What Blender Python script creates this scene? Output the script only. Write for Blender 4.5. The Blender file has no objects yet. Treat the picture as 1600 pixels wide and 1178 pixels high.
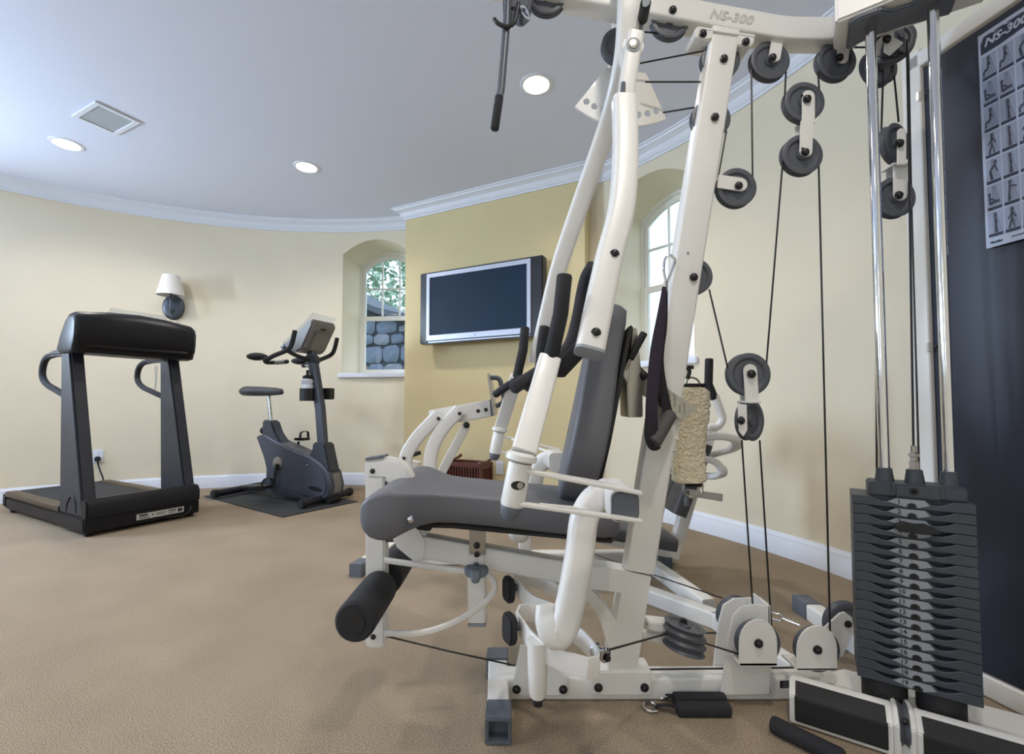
import bpy, bmesh, math, random
from mathutils import Vector as V, Matrix
from math import radians, sin, cos, tan, pi, sqrt, atan2
random.seed(7)
SC = bpy.context.scene
COL = SC.collection
# ------------------------------------------------------------------ camera, light, exposure
F = 711.11; PITCH = radians(2.2); CY = 630 - F*tan(PITCH); EYE = V((0, 0, .85))
cd = bpy.data.cameras.new('camera'); cd.sensor_width = 36; cd.lens = 36*F/1600; cd.clip_start = .02
cd.shift_y = (CY-589)/1600
cam = bpy.data.objects.new('camera', cd); COL.objects.link(cam)
cam.location = EYE; cam.rotation_euler = (pi/2+PITCH, 0, 0); SC.camera = cam
SC.view_settings.view_transform = 'Standard'; SC.view_settings.look = 'None'
SC.view_settings.gamma = 1; SC.view_settings.use_curve_mapping = False
SC.cycles.max_bounces = 8; SC.cycles.diffuse_bounces = 4; SC.cycles.glossy_bounces = 3; SC.cycles.transmission_bounces = 3
SC.cycles.caustics_reflective = False; SC.cycles.caustics_refractive = False
SC.view_settings.exposure = 0.2
W = bpy.data.worlds.new('sky'); SC.world = W; W.use_nodes = True
bg = W.node_tree.nodes['Background']; bg.inputs[0].default_value = (.80, .90, 1, 1); bg.inputs[1].default_value = 2.2
RC = V((-1.88, 1.10)); RR = 3.70; CEIL = 2.78          # the round room: centre, radius, ceiling height
WIN = {'window_1': 83.2, 'window_2': 38.1, 'window_3': 161.0, 'added_window_4': 207.0, 'added_window_5': 268.0}  # the last two are unseen windows added to light the room
def area(name, loc, aim, sx, sy, power, col):
    l = bpy.data.lights.new(name, 'AREA'); l.shape = 'RECTANGLE'; l.size = sx; l.size_y = sy
    l.energy = power; l.color = col
    o = bpy.data.objects.new(name, l); COL.objects.link(o); o.location = loc
    o.rotation_euler = (V(aim)-V(loc)).to_track_quat('-Z', 'Z').to_euler(); return o
for k, p in (('window_3', 225), ('added_window_4', 42), ('added_window_5', 12)):   # daylight lamps out of frame; the last two windows are added for light
    t = radians(WIN[k]); q = V((cos(t), sin(t))); c = RC+q*(RR+.17)
    area('daylight_'+k, (c.x, c.y, 1.82), (RC.x, RC.y, 2.6), .66, 1.15, p, (.60, .77, 1))
LAMPS = [(104, 225), (479, 261), (838, 132)]
LAMP_POWER = 13; LAMP_COL = (1, .925, .85)

# ------------------------------------------------------------------ helpers
def ray(px, py):
    x = (px-800)/F; y = (CY-py)/F
    return V((x, cos(PITCH)-y*sin(PITCH), sin(PITCH)+y*cos(PITCH)))
def AT(px, py, Y): r = ray(px, py); return EYE+r*(Y/r.y)
def FL(px, py, z=0): r = ray(px, py); return EYE+r*((z-.85)/r.z)
def PL(px, py, p0, n):
    r = ray(px, py); n = V((n[0], n[1], 0)); p0 = V((p0[0], p0[1], 0))
    return EYE+r*((p0-EYE).dot(n)/r.dot(n))
YV = V((0, 1, 0)); ZV = V((0, 0, 1)); XV = V((1, 0, 0))
def rrect(w, h, r, n=3):
    o = []
    for cx, cy, a in ((w/2-r, h/2-r, 0), (-w/2+r, h/2-r, 90), (-w/2+r, -h/2+r, 180), (w/2-r, -h/2+r, 270)):
        for k in range(n+1):
            t = radians(a+90*k/n); o.append((cx+r*cos(t), cy+r*sin(t)))
    return o
def circ(r, n=12): return [(r*cos(2*pi*k/n), r*sin(2*pi*k/n)) for k in range(n)]
def fil(pts, r, n=5):
    pts = [V(p) for p in pts]; o = [pts[0]]
    for a, b, c in zip(pts, pts[1:], pts[2:]):
        d1 = (a-b); d2 = (c-b); k = min(r, d1.length*.49, d2.length*.49)
        p = b+d1.normalized()*k; q = b+d2.normalized()*k
        for i in range(n+1):
            t = i/n; o.append(p*(1-t)**2+b*2*t*(1-t)+q*t*t)
    o.append(pts[-1]); return o
def spline(pts, n=6):
    pts = [V(p) for p in pts]; P = [pts[0]*2-pts[1]]+pts+[pts[-1]*2-pts[-2]]; o = []
    for i in range(1, len(P)-2):
        for k in range(n):
            t = k/n; a, b, c, d = P[i-1:i+3]
            o.append(.5*((2*b)+(c-a)*t+(2*a-5*b+4*c-d)*t*t+(3*b-a-3*c+d)*t**3))
    o.append(pts[-1]); return o
class MB:
    def __init__(s): s.v = []; s.f = []
    def add(s, vs, fs):
        o = len(s.v); s.v += [V(p) for p in vs]; s.f += [tuple(i+o for i in f) for f in fs]; return s
    def box(s, c, size, M=None):
        c = V(c); h = V(size)/2; vs = []
        for x in (-1, 1):
            for y in (-1, 1):
                for z in (-1, 1):
                    p = V((x*h.x, y*h.y, z*h.z)); vs.append(c+(M @ p if M else p))
        return s.add(vs, [(0, 1, 3, 2), (4, 6, 7, 5), (0, 4, 5, 1), (2, 3, 7, 6), (0, 2, 6, 4), (1, 5, 7, 3)])
    def prism(s, pts, ext):
        pts = [V(p) for p in pts]; n = len(pts); ext = V(ext)
        return s.add(pts+[p+ext for p in pts], [tuple(range(n)), tuple(range(2*n-1, n-1, -1))]+[(i, (i+1) % n, n+(i+1) % n, n+i) for i in range(n)])
    def ring(s, A, B, ext):
        n = len(A); ext = V(ext); A = [V(p) for p in A]; B = [V(p) for p in B]
        fs = []
        for i in range(n):
            j = (i+1) % n
            fs += [(i, j, n+j, n+i), (2*n+i, 3*n+i, 3*n+j, 2*n+j), (i, 2*n+i, 2*n+j, j), (n+i, n+j, 3*n+j, 3*n+i)]
        return s.add(A+B+[p+ext for p in A]+[p+ext for p in B], fs)
    def loft(s, rings, cap=True, closed=False):
        n = len(rings[0]); m = len(rings); fs = []
        for k in range(m if closed else m-1):
            a = k*n; b = ((k+1) % m)*n
            fs += [(a+i, a+(i+1) % n, b+(i+1) % n, b+i) for i in range(n)]
        if cap and not closed: fs += [tuple(range(n)), tuple(range(m*n-1, (m-1)*n-1, -1))]
        return s.add([p for r in rings for p in r], fs)
    def sweep(s, path, prof, side=None, closed=False, scale=None):
        path = [V(p) for p in path]; n = len(path); rings = []; e1 = None
        for i in range(n):
            if closed: t = (path[(i+1) % n]-path[i-1]).normalized()
            else: t = (path[min(i+1, n-1)]-path[max(i-1, 0)]).normalized()
            if side is not None: e1 = V(side)
            elif e1 is None: e1 = V((0, 0, 1)) if abs(t.z) < .9 else V((1, 0, 0))
            e1 = (e1-t*e1.dot(t)).normalized(); e2 = t.cross(e1); k = scale[i] if scale else 1
            rings.append([path[i]+e1*(a*k)+e2*(b*k) for a, b in prof])
        return s.loft(rings, True, closed)
    def cyl(s, a, b, r, r2=None, n=16):
        a = V(a); b = V(b); r2 = r if r2 is None else r2; t = (b-a).normalized()
        e1 = (V((0, 0, 1)) if abs(t.z) < .9 else V((1, 0, 0))); e1 = (e1-t*e1.dot(t)).normalized(); e2 = t.cross(e1)
        return s.loft([[c+e1*(q*cos(2*pi*k/n))+e2*(q*sin(2*pi*k/n)) for k in range(n)] for c, q in ((a, r), (b, r2))])
    def lathe(s, prof, o=(0, 0, 0), ax=(0, 0, 1), n=24, closed=False):
        o = V(o); t = V(ax).normalized(); e1 = (V((0, 0, 1)) if abs(t.z) < .9 else V((1, 0, 0)))
        e1 = (e1-t*e1.dot(t)).normalized(); e2 = t.cross(e1)
        return s.loft([[o+t*h+e1*(r*cos(2*pi*k/n))+e2*(r*sin(2*pi*k/n)) for k in range(n)] for r, h in prof], True, closed)
    def tube(s, path, r, n=10): return s.sweep(path, circ(r, n))
    def capsule(s, path, r, n=14):
        path = [V(p) for p in path]; d0 = (path[0]-path[1]).normalized(); d1 = (path[-1]-path[-2]).normalized()
        P = [path[0]+d0*r*.35, path[0]+d0*r*.25]+path+[path[-1]+d1*r*.25, path[-1]+d1*r*.35]
        return s.sweep(P, circ(r, n), None, False, [.55, .85]+[1]*len(path)+[.85, .55])
    def ball(s, c, r, n=10, sc=(1, 1, 1)):
        c = V(c); m = n//2+1
        return s.loft([[c+V((r*sc[0]*sin(pi*(j+.02)/(m+.04))*cos(2*pi*k/n), r*sc[1]*sin(pi*(j+.02)/(m+.04))*sin(2*pi*k/n), r*sc[2]*cos(pi*(j+.02)/(m+.04)))) for k in range(n)] for j in range(m+1)])
    def xf(s, fn, i0=0):
        s.v[i0:] = [V(fn(p)) for p in s.v[i0:]]; return s
WL = {}
def mesh_of(name, mb, bevel=0, sharp=38, seg=2):
    me = bpy.data.meshes.new(name); bm = bmesh.new()
    vs = [bm.verts.new(p) for p in mb.v]
    for f in mb.f:
        try: bm.faces.new([vs[i] for i in f])
        except ValueError: pass
    bmesh.ops.recalc_face_normals(bm, faces=bm.faces)
    if bevel:
        es = [e for e in bm.edges if len(e.link_faces) == 2 and e.calc_face_angle(0) > radians(35)]
        if es: bmesh.ops.bevel(bm, geom=es, offset=bevel, segments=seg, affect='EDGES', clamp_overlap=True)
    bm.to_mesh(me); bm.free()
    for p in me.polygons: p.use_smooth = True
    me.set_sharp_from_angle(angle=radians(sharp)); return me
def put(name, me, mat, parent=None, loc=(0, 0, 0), rot=None, label=None, kind=None, cat=None, group=None):
    if mat and not me.materials: me.materials.append(mat)
    o = bpy.data.objects.new(name, me); COL.objects.link(o); loc = V(loc); WL[o.name] = loc
    if parent: o.parent = parent; o.location = loc-WL[parent.name]
    else: o.location = loc
    if rot is not None: o.rotation_euler = rot
    for k, x in (('label', label), ('kind', kind), ('category', cat), ('group', group)):
        if x: o[k] = x
    return o
def part(name, mb, mat, parent=None, bevel=0, sharp=38, seg=2, **kw):
    lo = V([min(p[i] for p in mb.v) for i in range(3)]); hi = V([max(p[i] for p in mb.v) for i in range(3)])
    c = (lo+hi)/2
    if parent is None: c.z = lo.z
    mb.v = [p-c for p in mb.v]
    return put(name, mesh_of(name, mb, bevel, sharp, seg), mat, parent, c, **kw)
def thing(name, label, cat, loc, group=None, kind=None):
    return put(name, None, None, None, loc, label=label, cat=cat, group=group, kind=kind)
def sub(o, mb, name, mat, bevel=0, **kw): return part(name, mb, mat, o, bevel, **kw)
def text(body, size, M, mat, parent, name='lettering', shear=0, off=0, align='CENTER', ext=.0004, spacing=1):
    c = bpy.data.curves.new('t', 'FONT'); c.body = body; c.size = size; c.shear = shear; c.offset = off; c.extrude = ext
    c.align_x = align; c.align_y = 'CENTER'; c.space_character = spacing; c.resolution_u = 2
    o = bpy.data.objects.new('t', c); COL.objects.link(o); dg = bpy.context.evaluated_depsgraph_get()
    me = bpy.data.meshes.new_from_object(o.evaluated_get(dg)); mb = MB()
    mb.add([M @ v.co for v in me.vertices], [tuple(p.vertices) for p in me.polygons])
    bpy.data.objects.remove(o); bpy.data.meshes.remove(me)
    return part(name, mb, mat, parent)
def holed(outer, holes, fn, ext):
    """flat plate with holes: 2D outlines -> mesh through a filled 2D curve; fn maps (x, y, depth) to the place"""
    c = bpy.data.curves.new('t', 'CURVE'); c.dimensions = '2D'; c.fill_mode = 'BOTH'; c.extrude = ext/2
    for L in [outer]+holes:
        sp = c.splines.new('POLY'); sp.points.add(len(L)-1); sp.use_cyclic_u = True
        for q, p in zip(sp.points, L): q.co = (p[0], p[1], 0, 1)
    o = bpy.data.objects.new('t', c); COL.objects.link(o); dg = bpy.context.evaluated_depsgraph_get()
    me = bpy.data.meshes.new_from_object(o.evaluated_get(dg))
    bm = bmesh.new(); bm.from_mesh(me); bmesh.ops.remove_doubles(bm, verts=bm.verts, dist=1e-6); bm.to_mesh(me); bm.free()
    mb = MB().add([fn(v.co.x, v.co.y, v.co.z) for v in me.vertices], [tuple(p.vertices) for p in me.polygons])
    bpy.data.objects.remove(o); bpy.data.meshes.remove(me); return mb
def basis(o, x, y, z=None):
    x = V(x).normalized(); y = V(y).normalized(); z = x.cross(y) if z is None else V(z)
    return Matrix(((x.x, y.x, z.x, o[0]), (x.y, y.y, z.y, o[1]), (x.z, y.z, z.z, o[2]), (0, 0, 0, 1)))

# ------------------------------------------------------------------ materials
def lin(c): return tuple((x/255/12.92 if x/255 <= .04045 else ((x/255+.055)/1.055)**2.4) for x in c)
def mat(name, rgb, rough=.5, metal=0, var=0, vs=8, bump=0, bs=200, spec=.5, coat=0, emit=0, sheen=0, dist=.002):
    m = bpy.data.materials.new(name); m.use_nodes = True; nt = m.node_tree; b = nt.nodes['Principled BSDF']
    c = lin(rgb); b.inputs['Base Color'].default_value = (*c, 1); b.inputs['Roughness'].default_value = rough
    b.inputs['Metallic'].default_value = metal; b.inputs['Specular IOR Level'].default_value = spec
    b.inputs['Coat Weight'].default_value = coat; b.inputs['Sheen Weight'].default_value = sheen
    if emit: b.inputs['Emission Color'].default_value = (*c, 1); b.inputs['Emission Strength'].default_value = emit
    tc = nt.nodes.new('ShaderNodeTexCoord')
    if var:
        n = nt.nodes.new('ShaderNodeTexNoise'); n.inputs['Scale'].default_value = vs; n.inputs['Detail'].default_value = 5
        nt.links.new(tc.outputs['Object'], n.inputs['Vector'])
        r = nt.nodes.new('ShaderNodeValToRGB'); r.color_ramp.elements[0].position = .3; r.color_ramp.elements[1].position = .7
        r.color_ramp.elements[0].color = (*[x*(1-var) for x in c], 1); r.color_ramp.elements[1].color = (*[min(1, x*(1+var)) for x in c], 1)
        nt.links.new(n.outputs['Fac'], r.inputs['Fac']); nt.links.new(r.outputs['Color'], b.inputs['Base Color'])
    if bump:
        n = nt.nodes.new('ShaderNodeTexNoise'); n.inputs['Scale'].default_value = bs; n.inputs['Detail'].default_value = 3
        nt.links.new(tc.outputs['Object'], n.inputs['Vector'])
        q = nt.nodes.new('ShaderNodeBump'); q.inputs['Strength'].default_value = bump; q.inputs['Distance'].default_value = dist
        nt.links.new(n.outputs['Fac'], q.inputs['Height']); nt.links.new(q.outputs['Normal'], b.inputs['Normal'])
    return m
def glass(name, col, a, rough=.02):
    m = bpy.data.materials.new(name); m.use_nodes = True; nt = m.node_tree; nt.nodes.clear()
    o = nt.nodes.new('ShaderNodeOutputMaterial'); x = nt.nodes.new('ShaderNodeMixShader'); t = nt.nodes.new('ShaderNodeBsdfTransparent')
    g = nt.nodes.new('ShaderNodeBsdfGlossy'); g.inputs['Roughness'].default_value = rough; t.inputs[0].default_value = (*col, 1)
    x.inputs[0].default_value = a; nt.links.new(t.outputs[0], x.inputs[1]); nt.links.new(g.outputs[0], x.inputs[2]); nt.links.new(x.outputs[0], o.inputs[0]); return m
def carpet_mat():
    m = bpy.data.materials.new('carpet'); m.use_nodes = True; nt = m.node_tree; b = nt.nodes['Principled BSDF']
    tc = nt.nodes.new('ShaderNodeTexCoord'); mix = nt.nodes.new('ShaderNodeMix'); mix.data_type = 'RGBA'
    n1 = nt.nodes.new('ShaderNodeTexNoise'); n1.inputs['Scale'].default_value = 400; n1.inputs['Detail'].default_value = 3; n1.inputs['Roughness'].default_value = .6
    n2 = nt.nodes.new('ShaderNodeTexNoise'); n2.inputs['Scale'].default_value = 3.2; n2.inputs['Detail'].default_value = 4
    for n in (n1, n2): nt.links.new(tc.outputs['Object'], n.inputs['Vector'])
    r = nt.nodes.new('ShaderNodeValToRGB'); e = r.color_ramp.elements; e[0].position = .40; e[1].position = .60
    e[0].color = (*lin((108, 94, 78)), 1); e[1].color = (*lin((192, 174, 150)), 1)
    nt.links.new(n1.outputs['Fac'], r.inputs['Fac'])
    r2 = nt.nodes.new('ShaderNodeValToRGB'); e = r2.color_ramp.elements; e[0].position = .35; e[1].position = .7
    e[0].color = (.86, .86, .86, 1); e[1].color = (1, 1, 1, 1); nt.links.new(n2.outputs['Fac'], r2.inputs['Fac'])
    mix.blend_type = 'MULTIPLY'; mix.inputs[0].default_value = 1
    nt.links.new(r.outputs[0], mix.inputs[6]); nt.links.new(r2.outputs[0], mix.inputs[7]); nt.links.new(mix.outputs[2], b.inputs['Base Color'])
    b.inputs['Roughness'].default_value = .95; b.inputs['Specular IOR Level'].default_value = .1
    q = nt.nodes.new('ShaderNodeBump'); q.inputs['Strength'].default_value = .4; q.inputs['Distance'].default_value = .004
    nt.links.new(n1.outputs['Fac'], q.inputs['Height']); nt.links.new(q.outputs['Normal'], b.inputs['Normal']); return m
M_WALL = mat('cream_paint', (231, 221, 198), .85, var=.02, vs=3, bump=.05, bs=300)
M_TVW = mat('straw_paint', (217, 202, 158), .85, var=.02, vs=3, bump=.05, bs=300)
M_CEIL = mat('daylit_ceiling', (226, 232, 250), .9)  # white ceiling; the cool daylight cast is mixed into its colour
M_TRIM = mat('white_trim', (230, 235, 246), .45)
M_SASH = mat('window_enamel', (238, 238, 232), .4)
M_CARPET = carpet_mat()
M_GLASS = glass('clear_glass', (.90, .95, 1), .012)
M_ACRYL = glass('acrylic', (.93, .95, .98), .07, .1)
M_WHITE = mat('white_enamel', (230, 228, 224), .38, var=.015, vs=6, coat=.15)
M_GREYC = mat('grey_cap', (94, 99, 108), .55)
M_PAD = mat('grey_vinyl', (98, 99, 105), .5, bump=.15, bs=420)
M_PADS = mat('charcoal_vinyl', (66, 66, 70), .5, bump=.15, bs=420)
M_PUL = mat('pulley_plastic', (84, 87, 94), .42)
M_BLK = mat('black_steel', (24, 24, 26), .35)
M_FOAM = mat('black_foam', (38, 38, 42), .85, bump=.3, bs=500)
M_RUB = mat('black_rubber', (30, 30, 32), .7)
M_CHR = mat('chrome', (225, 226, 230), .08, 1)
M_STEEL = mat('brushed_steel', (176, 172, 166), .32, 1)
M_CABLE = mat('black_cable', (18, 16, 16), .4)
M_PLATE = mat('weight_plate', (62, 68, 76), .5, var=.06, vs=30)
M_TAGS = mat('silver_label', (146, 150, 156), .5)
M_INK = mat('dark_ink', (46, 48, 54), .6)
M_NS = mat('grey_lettering', (196, 192, 186), .5)
M_SHROUD = mat('navy_shroud', (36, 42, 58), .45, var=.08, vs=2)
M_POSTER = mat('poster_paper', (168, 180, 204), .5)
M_PDARK = mat('poster_navy', (34, 44, 66), .5)
M_PCELL = mat('poster_cell', (140, 152, 178), .5)
M_PFIG = mat('poster_figure', (58, 64, 82), .5)
M_PGREY = mat('poster_faint', (112, 122, 146), .5)
M_TMB = mat('treadmill_black', (16, 16, 21), .42, var=.1, vs=4, spec=.3)
M_TMBODY = mat('treadmill_charcoal', (30, 32, 42), .45)
M_BRONZE = mat('bronze_rail', (96, 82, 66), .35, .8)
M_BELT = mat('belt', (38, 38, 42), .7)
M_STICK = mat('sticker', (190, 190, 184), .5)
M_BIKE = mat('bike_grey', (76, 81, 93), .36, .25)
M_BIKED = mat('bike_charcoal', (54, 58, 68), .42)
M_BIKEC = mat('bike_console', (122, 120, 118), .45)
M_MAT = mat('rubber_mat', (52, 54, 56), .75, var=.12, vs=9)
M_BOT = mat('bottle_plastic', (205, 212, 222), .4)
M_SHADE = mat('linen_shade', (236, 234, 230), .8)
M_PEWTER = mat('pewter', (92, 98, 108), .35, .7)
M_TVB = mat('tv_black', (32, 33, 40), .3)
M_TVS = mat('tv_silver', (186, 192, 208), .35, .3)
M_SCR = mat('tv_screen', (30, 47, 68), .4, spec=.12)
M_WOOD = mat('cherry_wood', (86, 38, 28), .4, var=.2, vs=14, coat=.2)
M_FLEECE = mat('fleece', (240, 228, 198), .95, var=.08, vs=60, bump=1, bs=110, sheen=.3, dist=.012)
M_WEB = mat('webbing', (26, 22, 28), .8)
M_WEBP = mat('purple_webbing', (40, 28, 46), .8)
M_LAMP = mat('lamp_glow', (255, 236, 205), .5, emit=14)
M_REFL = mat('lamp_reflector', (240, 232, 215), .25, .3)
M_GRILL = mat('speaker_grille', (176, 184, 190), .7, bump=.4, bs=900)
M_STONE = [mat('field_stone_a', (112, 122, 140), .9, var=.2, vs=9, bump=.5, bs=30, dist=.02), mat('field_stone_b', (134, 138, 150), .9, var=.2, vs=9, bump=.5, bs=30, dist=.02), mat('field_stone_c', (150, 130, 116), .9, var=.2, vs=9, bump=.5, bs=30, dist=.02)]
M_MORT = mat('mortar', (70, 74, 82), .95)
M_ROOF = mat('roof_shingle', (84, 90, 100), .85, var=.2, vs=20)
M_LEAF = mat('leaf_green', (156, 180, 156), .7, var=.25, vs=6)
M_BARK = mat('bark', (96, 88, 80), .9, var=.2, vs=20)
M_GRASS = mat('grass', (96, 112, 74), .95, var=.2, vs=4)

# ------------------------------------------------------------------ the round room
def wp(th, r=RR, z=0): t = radians(th); return V((RC.x+r*cos(t), RC.y+r*sin(t), z))
TV0 = V((-1.062, 4.485)); TVD = V((.894, -.4475)).normalized(); TVN = V((TVD.y, -TVD.x))   # TVN points into the room
if TVN.y > 0: TVN = -TVN
TVL = 1.85; TV1 = TV0+TVD*TVL
def back(p):
    d = p-RC; b = d.dot(-TVN); return p-TVN*(-b+sqrt(b*b-(d.dot(d)-RR*RR)))
B0 = back(TV0); B1 = back(TV1)
thB0 = math.degrees(atan2(B0.y-RC.y, B0.x-RC.x)); thB1 = math.degrees(atan2(B1.y-RC.y, B1.x-RC.x))
HW = .362; FW = .362; SILL = 1.165
def zo(x): return 2.44+.15*(1-(x/HW)**2)
def zi(x): return 2.43+.15*(1-(x/FW)**2)
DEP = .42
def wframe(th): t = radians(th); return V((cos(t), sin(t), 0)), V((sin(t), -cos(t), 0))   # outward, rightward seen from inside
def wall_arc(name, a0, a1, wins, m=M_WALL):
    mb = MB(); cuts = []
    n = int(abs(a1-a0)/1.5)+1; A = [a0+(a1-a0)*k/n for k in range(n+1)]
    for w in wins:
        ha = math.degrees(HW/RR); A = [a for a in A if not (w-ha-.01 < a < w+ha+.01)]
        A += [w-ha+2*ha*k/18 for k in range(19)]
    A.sort()
    for a, b in zip(A, A[1:]):
        w = next((w for w in wins if abs((a+b)/2-w) < math.degrees(HW/RR)), None)
        if w is None: mb.add([wp(a), wp(b), wp(b, RR, CEIL), wp(a, RR, CEIL)], [(0, 1, 2, 3)]); continue
        xs = [-radians(t-w)*RR for t in (a, b)]
        mb.add([wp(a), wp(b), wp(b, RR, SILL), wp(a, RR, SILL)], [(0, 1, 2, 3)])
        mb.add([wp(a, RR, zo(xs[0])), wp(b, RR, zo(xs[1])), wp(b, RR, CEIL), wp(a, RR, CEIL)], [(0, 1, 2, 3)])
        o, r = wframe(w); C = wp(w)+o*DEP; k = FW/HW
        I = [C+r*(x*k) for x in xs]
        mb.add([wp(a, RR, zo(xs[0])), wp(b, RR, zo(xs[1])), I[1]+ZV*zi(xs[1]*k), I[0]+ZV*zi(xs[0]*k)], [(0, 1, 2, 3)])
        mb.add([wp(a, RR, SILL), wp(b, RR, SILL), I[1]+ZV*SILL, I[0]+ZV*SILL], [(0, 1, 2, 3)])
    for w in wins:
        o, r = wframe(w); C = wp(w)+o*DEP; ha = math.degrees(HW/RR)
        for sgn in (-1, 1):
            e = wp(w-sgn*ha); i = C+r*(sgn*FW)
            mb.add([e+ZV*SILL, i+ZV*SILL, i+ZV*zi(FW), e+ZV*zo(HW)], [(0, 1, 2, 3)])
    ob = part(name, mb, m, kind='structure'); return ob
mb = MB()
mb.add([wp(k*3, RR+.4, 0) for k in range(120)], [tuple(range(120))]); fl = part('floor', mb, M_CARPET, kind='structure')
mb = MB(); mb.add([wp(k*3, RR+.01, CEIL) for k in range(120)], [tuple(range(119, -1, -1))]); part('ceiling', mb, M_CEIL, kind='structure')
wall_arc('wall_back', thB0, 140, [WIN['window_1']])
wall_arc('wall_right', -60, thB1, [WIN['window_2']])
wall_arc('wall_left', 140, 240, [WIN['window_3'], WIN['added_window_4']])
wall_arc('wall_front', 240, 300, [WIN['added_window_5']])
def P3(p, z=0): return V((p.x, p.y, z))
pth = [B0, TV0, TV1, B1]; mb = MB()
for a, b in zip(pth, pth[1:]): mb.add([P3(a), P3(b), P3(b, CEIL), P3(a, CEIL)], [(0, 1, 2, 3)])
part('wall_projecting', mb, M_TVW, kind='structure')
BASE = [(0, 0), (.017, 0), (.017, .085), (.013, .095), (.013, .106), (.007, .116), (.004, .126), (0, .126)]
CROWN = [(0, -.105), (.012, -.105), (.014, -.09), (.02, -.088), (.034, -.07), (.044, -.048), (.066, -.03), (.084, -.024), (.088, -.012), (.102, -.010), (.104, -.0005), (0, -.0005)]
def mould(name, pts, nrm, prof, z, m=M_TRIM):
    mb = MB(); mb.loft([[V((p.x+n.x*d, p.y+n.y*d, z+h)) for d, h in prof] for p, n in zip(pts, nrm)])
    return part(name, mb, m, kind='structure', sharp=25)
def arc_mould(name, a0, a1, prof, z):
    n = int((a1-a0)/2)+1; T = [a0+(a1-a0)*k/n for k in range(n+1)]
    mould(name, [wp(t) for t in T], [-V((cos(radians(t)), sin(radians(t)), 0)) for t in T], prof, z)
nm = [-TVD, TVN-TVD, TVN+TVD, TVD]
for i, (nam, prof, z) in enumerate((('baseboard', BASE, 0), ('trim', CROWN, CEIL))):
    sfx = ('back', 'right', 'left', 'projecting') if i == 0 else ('1', '2', '3', '4')
    arc_mould(nam+'_'+sfx[0], thB0, 140, prof, z); arc_mould(nam+'_'+sfx[1], -60, thB1, prof, z)
    arc_mould(nam+'_'+sfx[2], 140, 300, prof, z); mould(nam+'_'+sfx[3], pth, nm, prof, z)
def arched(hw, z0, zs, za, n=12):
    return [(-hw, z0), (hw, z0)]+[(hw*(1-2*k/n), zs+(za-zs)*(1-(1-2*k/n)**2)) for k in range(n+1)]
def make_window(name, th, seen=True):
    o, r = wframe(th); C = wp(th)+o*DEP; t = thing(name, None, None, (C.x, C.y, SILL), kind='structure')
    q = lambda x, z, d=0: C+r*x+ZV*z-o*d
    A = arched(FW+.03, SILL-.02, 2.43, 2.605); Bq = arched(FW-.018, SILL+.03, 2.41, 2.555)
    part('window_frame', MB().ring([q(x, z, .02) for x, z in A], [q(x, z, .02) for x, z in Bq], o*.06), M_SASH, t, .004)
    MZ = 1.815
    A = arched(FW-.018, MZ, 2.41, 2.555); Bq = arched(FW-.06, MZ+.035, 2.375, 2.505)
    us = part('upper_sash', MB().ring([q(x, z) for x, z in A], [q(x, z) for x, z in Bq], o*.03), M_SASH, t, .003)
    lo = (FW-.018, SILL+.03, MZ+.03)
    ls = part('lower_sash', MB().ring([q(x, z, .015) for x, z in ((-lo[0], lo[1]), (lo[0], lo[1]), (lo[0], lo[2]), (-lo[0], lo[2]))],
              [q(x, z, .015) for x, z in ((-.297, 1.235), (.297, 1.235), (.297, MZ-.02), (-.297, MZ-.02))], o*.03), M_SASH, t, .003)
    gw = .302; zt = lambda x: 2.375+.13*(1-(x/gw)**2)
    for x in (-.103, .103): part('muntin', MB().prism([q(x-.009, MZ+.04, .002), q(x+.009, MZ+.04, .002), q(x+.009, zt(x), .002), q(x-.009, zt(x), .002)], o*.022), M_SASH, us, .003)
    part('muntin', MB().prism([q(-gw, 2.155, .004), q(gw, 2.155, .004), q(gw, 2.173, .004), q(-gw, 2.173, .004)], o*.026), M_SASH, us, .003)
    for xa, xb in ((-gw, -.103), (-.103, .103), (.103, gw)):
        part('pane', MB().prism([q(xa, MZ+.04, -.012), q(xb, MZ+.04, -.012), q(xb, 2.164, -.012), q(xa, 2.164, -.012)], o*.003), M_GLASS, us)
        part('pane', MB().prism([q(xa, 2.164, -.012), q(xb, 2.164, -.012)]+[q(xb+(xa-xb)*k/4, zt(xb+(xa-xb)*k/4), -.012) for k in range(5)], o*.003), M_GLASS, us)
    part('pane', MB().prism([q(-.297, 1.235, -.003), q(.297, 1.235, -.003), q(.297, MZ-.02, -.003), q(-.297, MZ-.02, -.003)], o*.003), M_GLASS, ls)
    S = wp(th)
    part('window_sill', MB().prism([S+r*x+o*d+ZV*(SILL-.045) for x, d in ((-HW-.03, -.045), (HW+.03, -.045), (HW+.03, .012), (HW-.005, .012), (FW-.01, DEP), (-FW+.01, DEP), (-HW+.005, .012), (-HW-.03, .012))], ZV*.046), M_TRIM, t, .006)
    return t
for k, th in WIN.items(): make_window(k, th)
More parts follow.
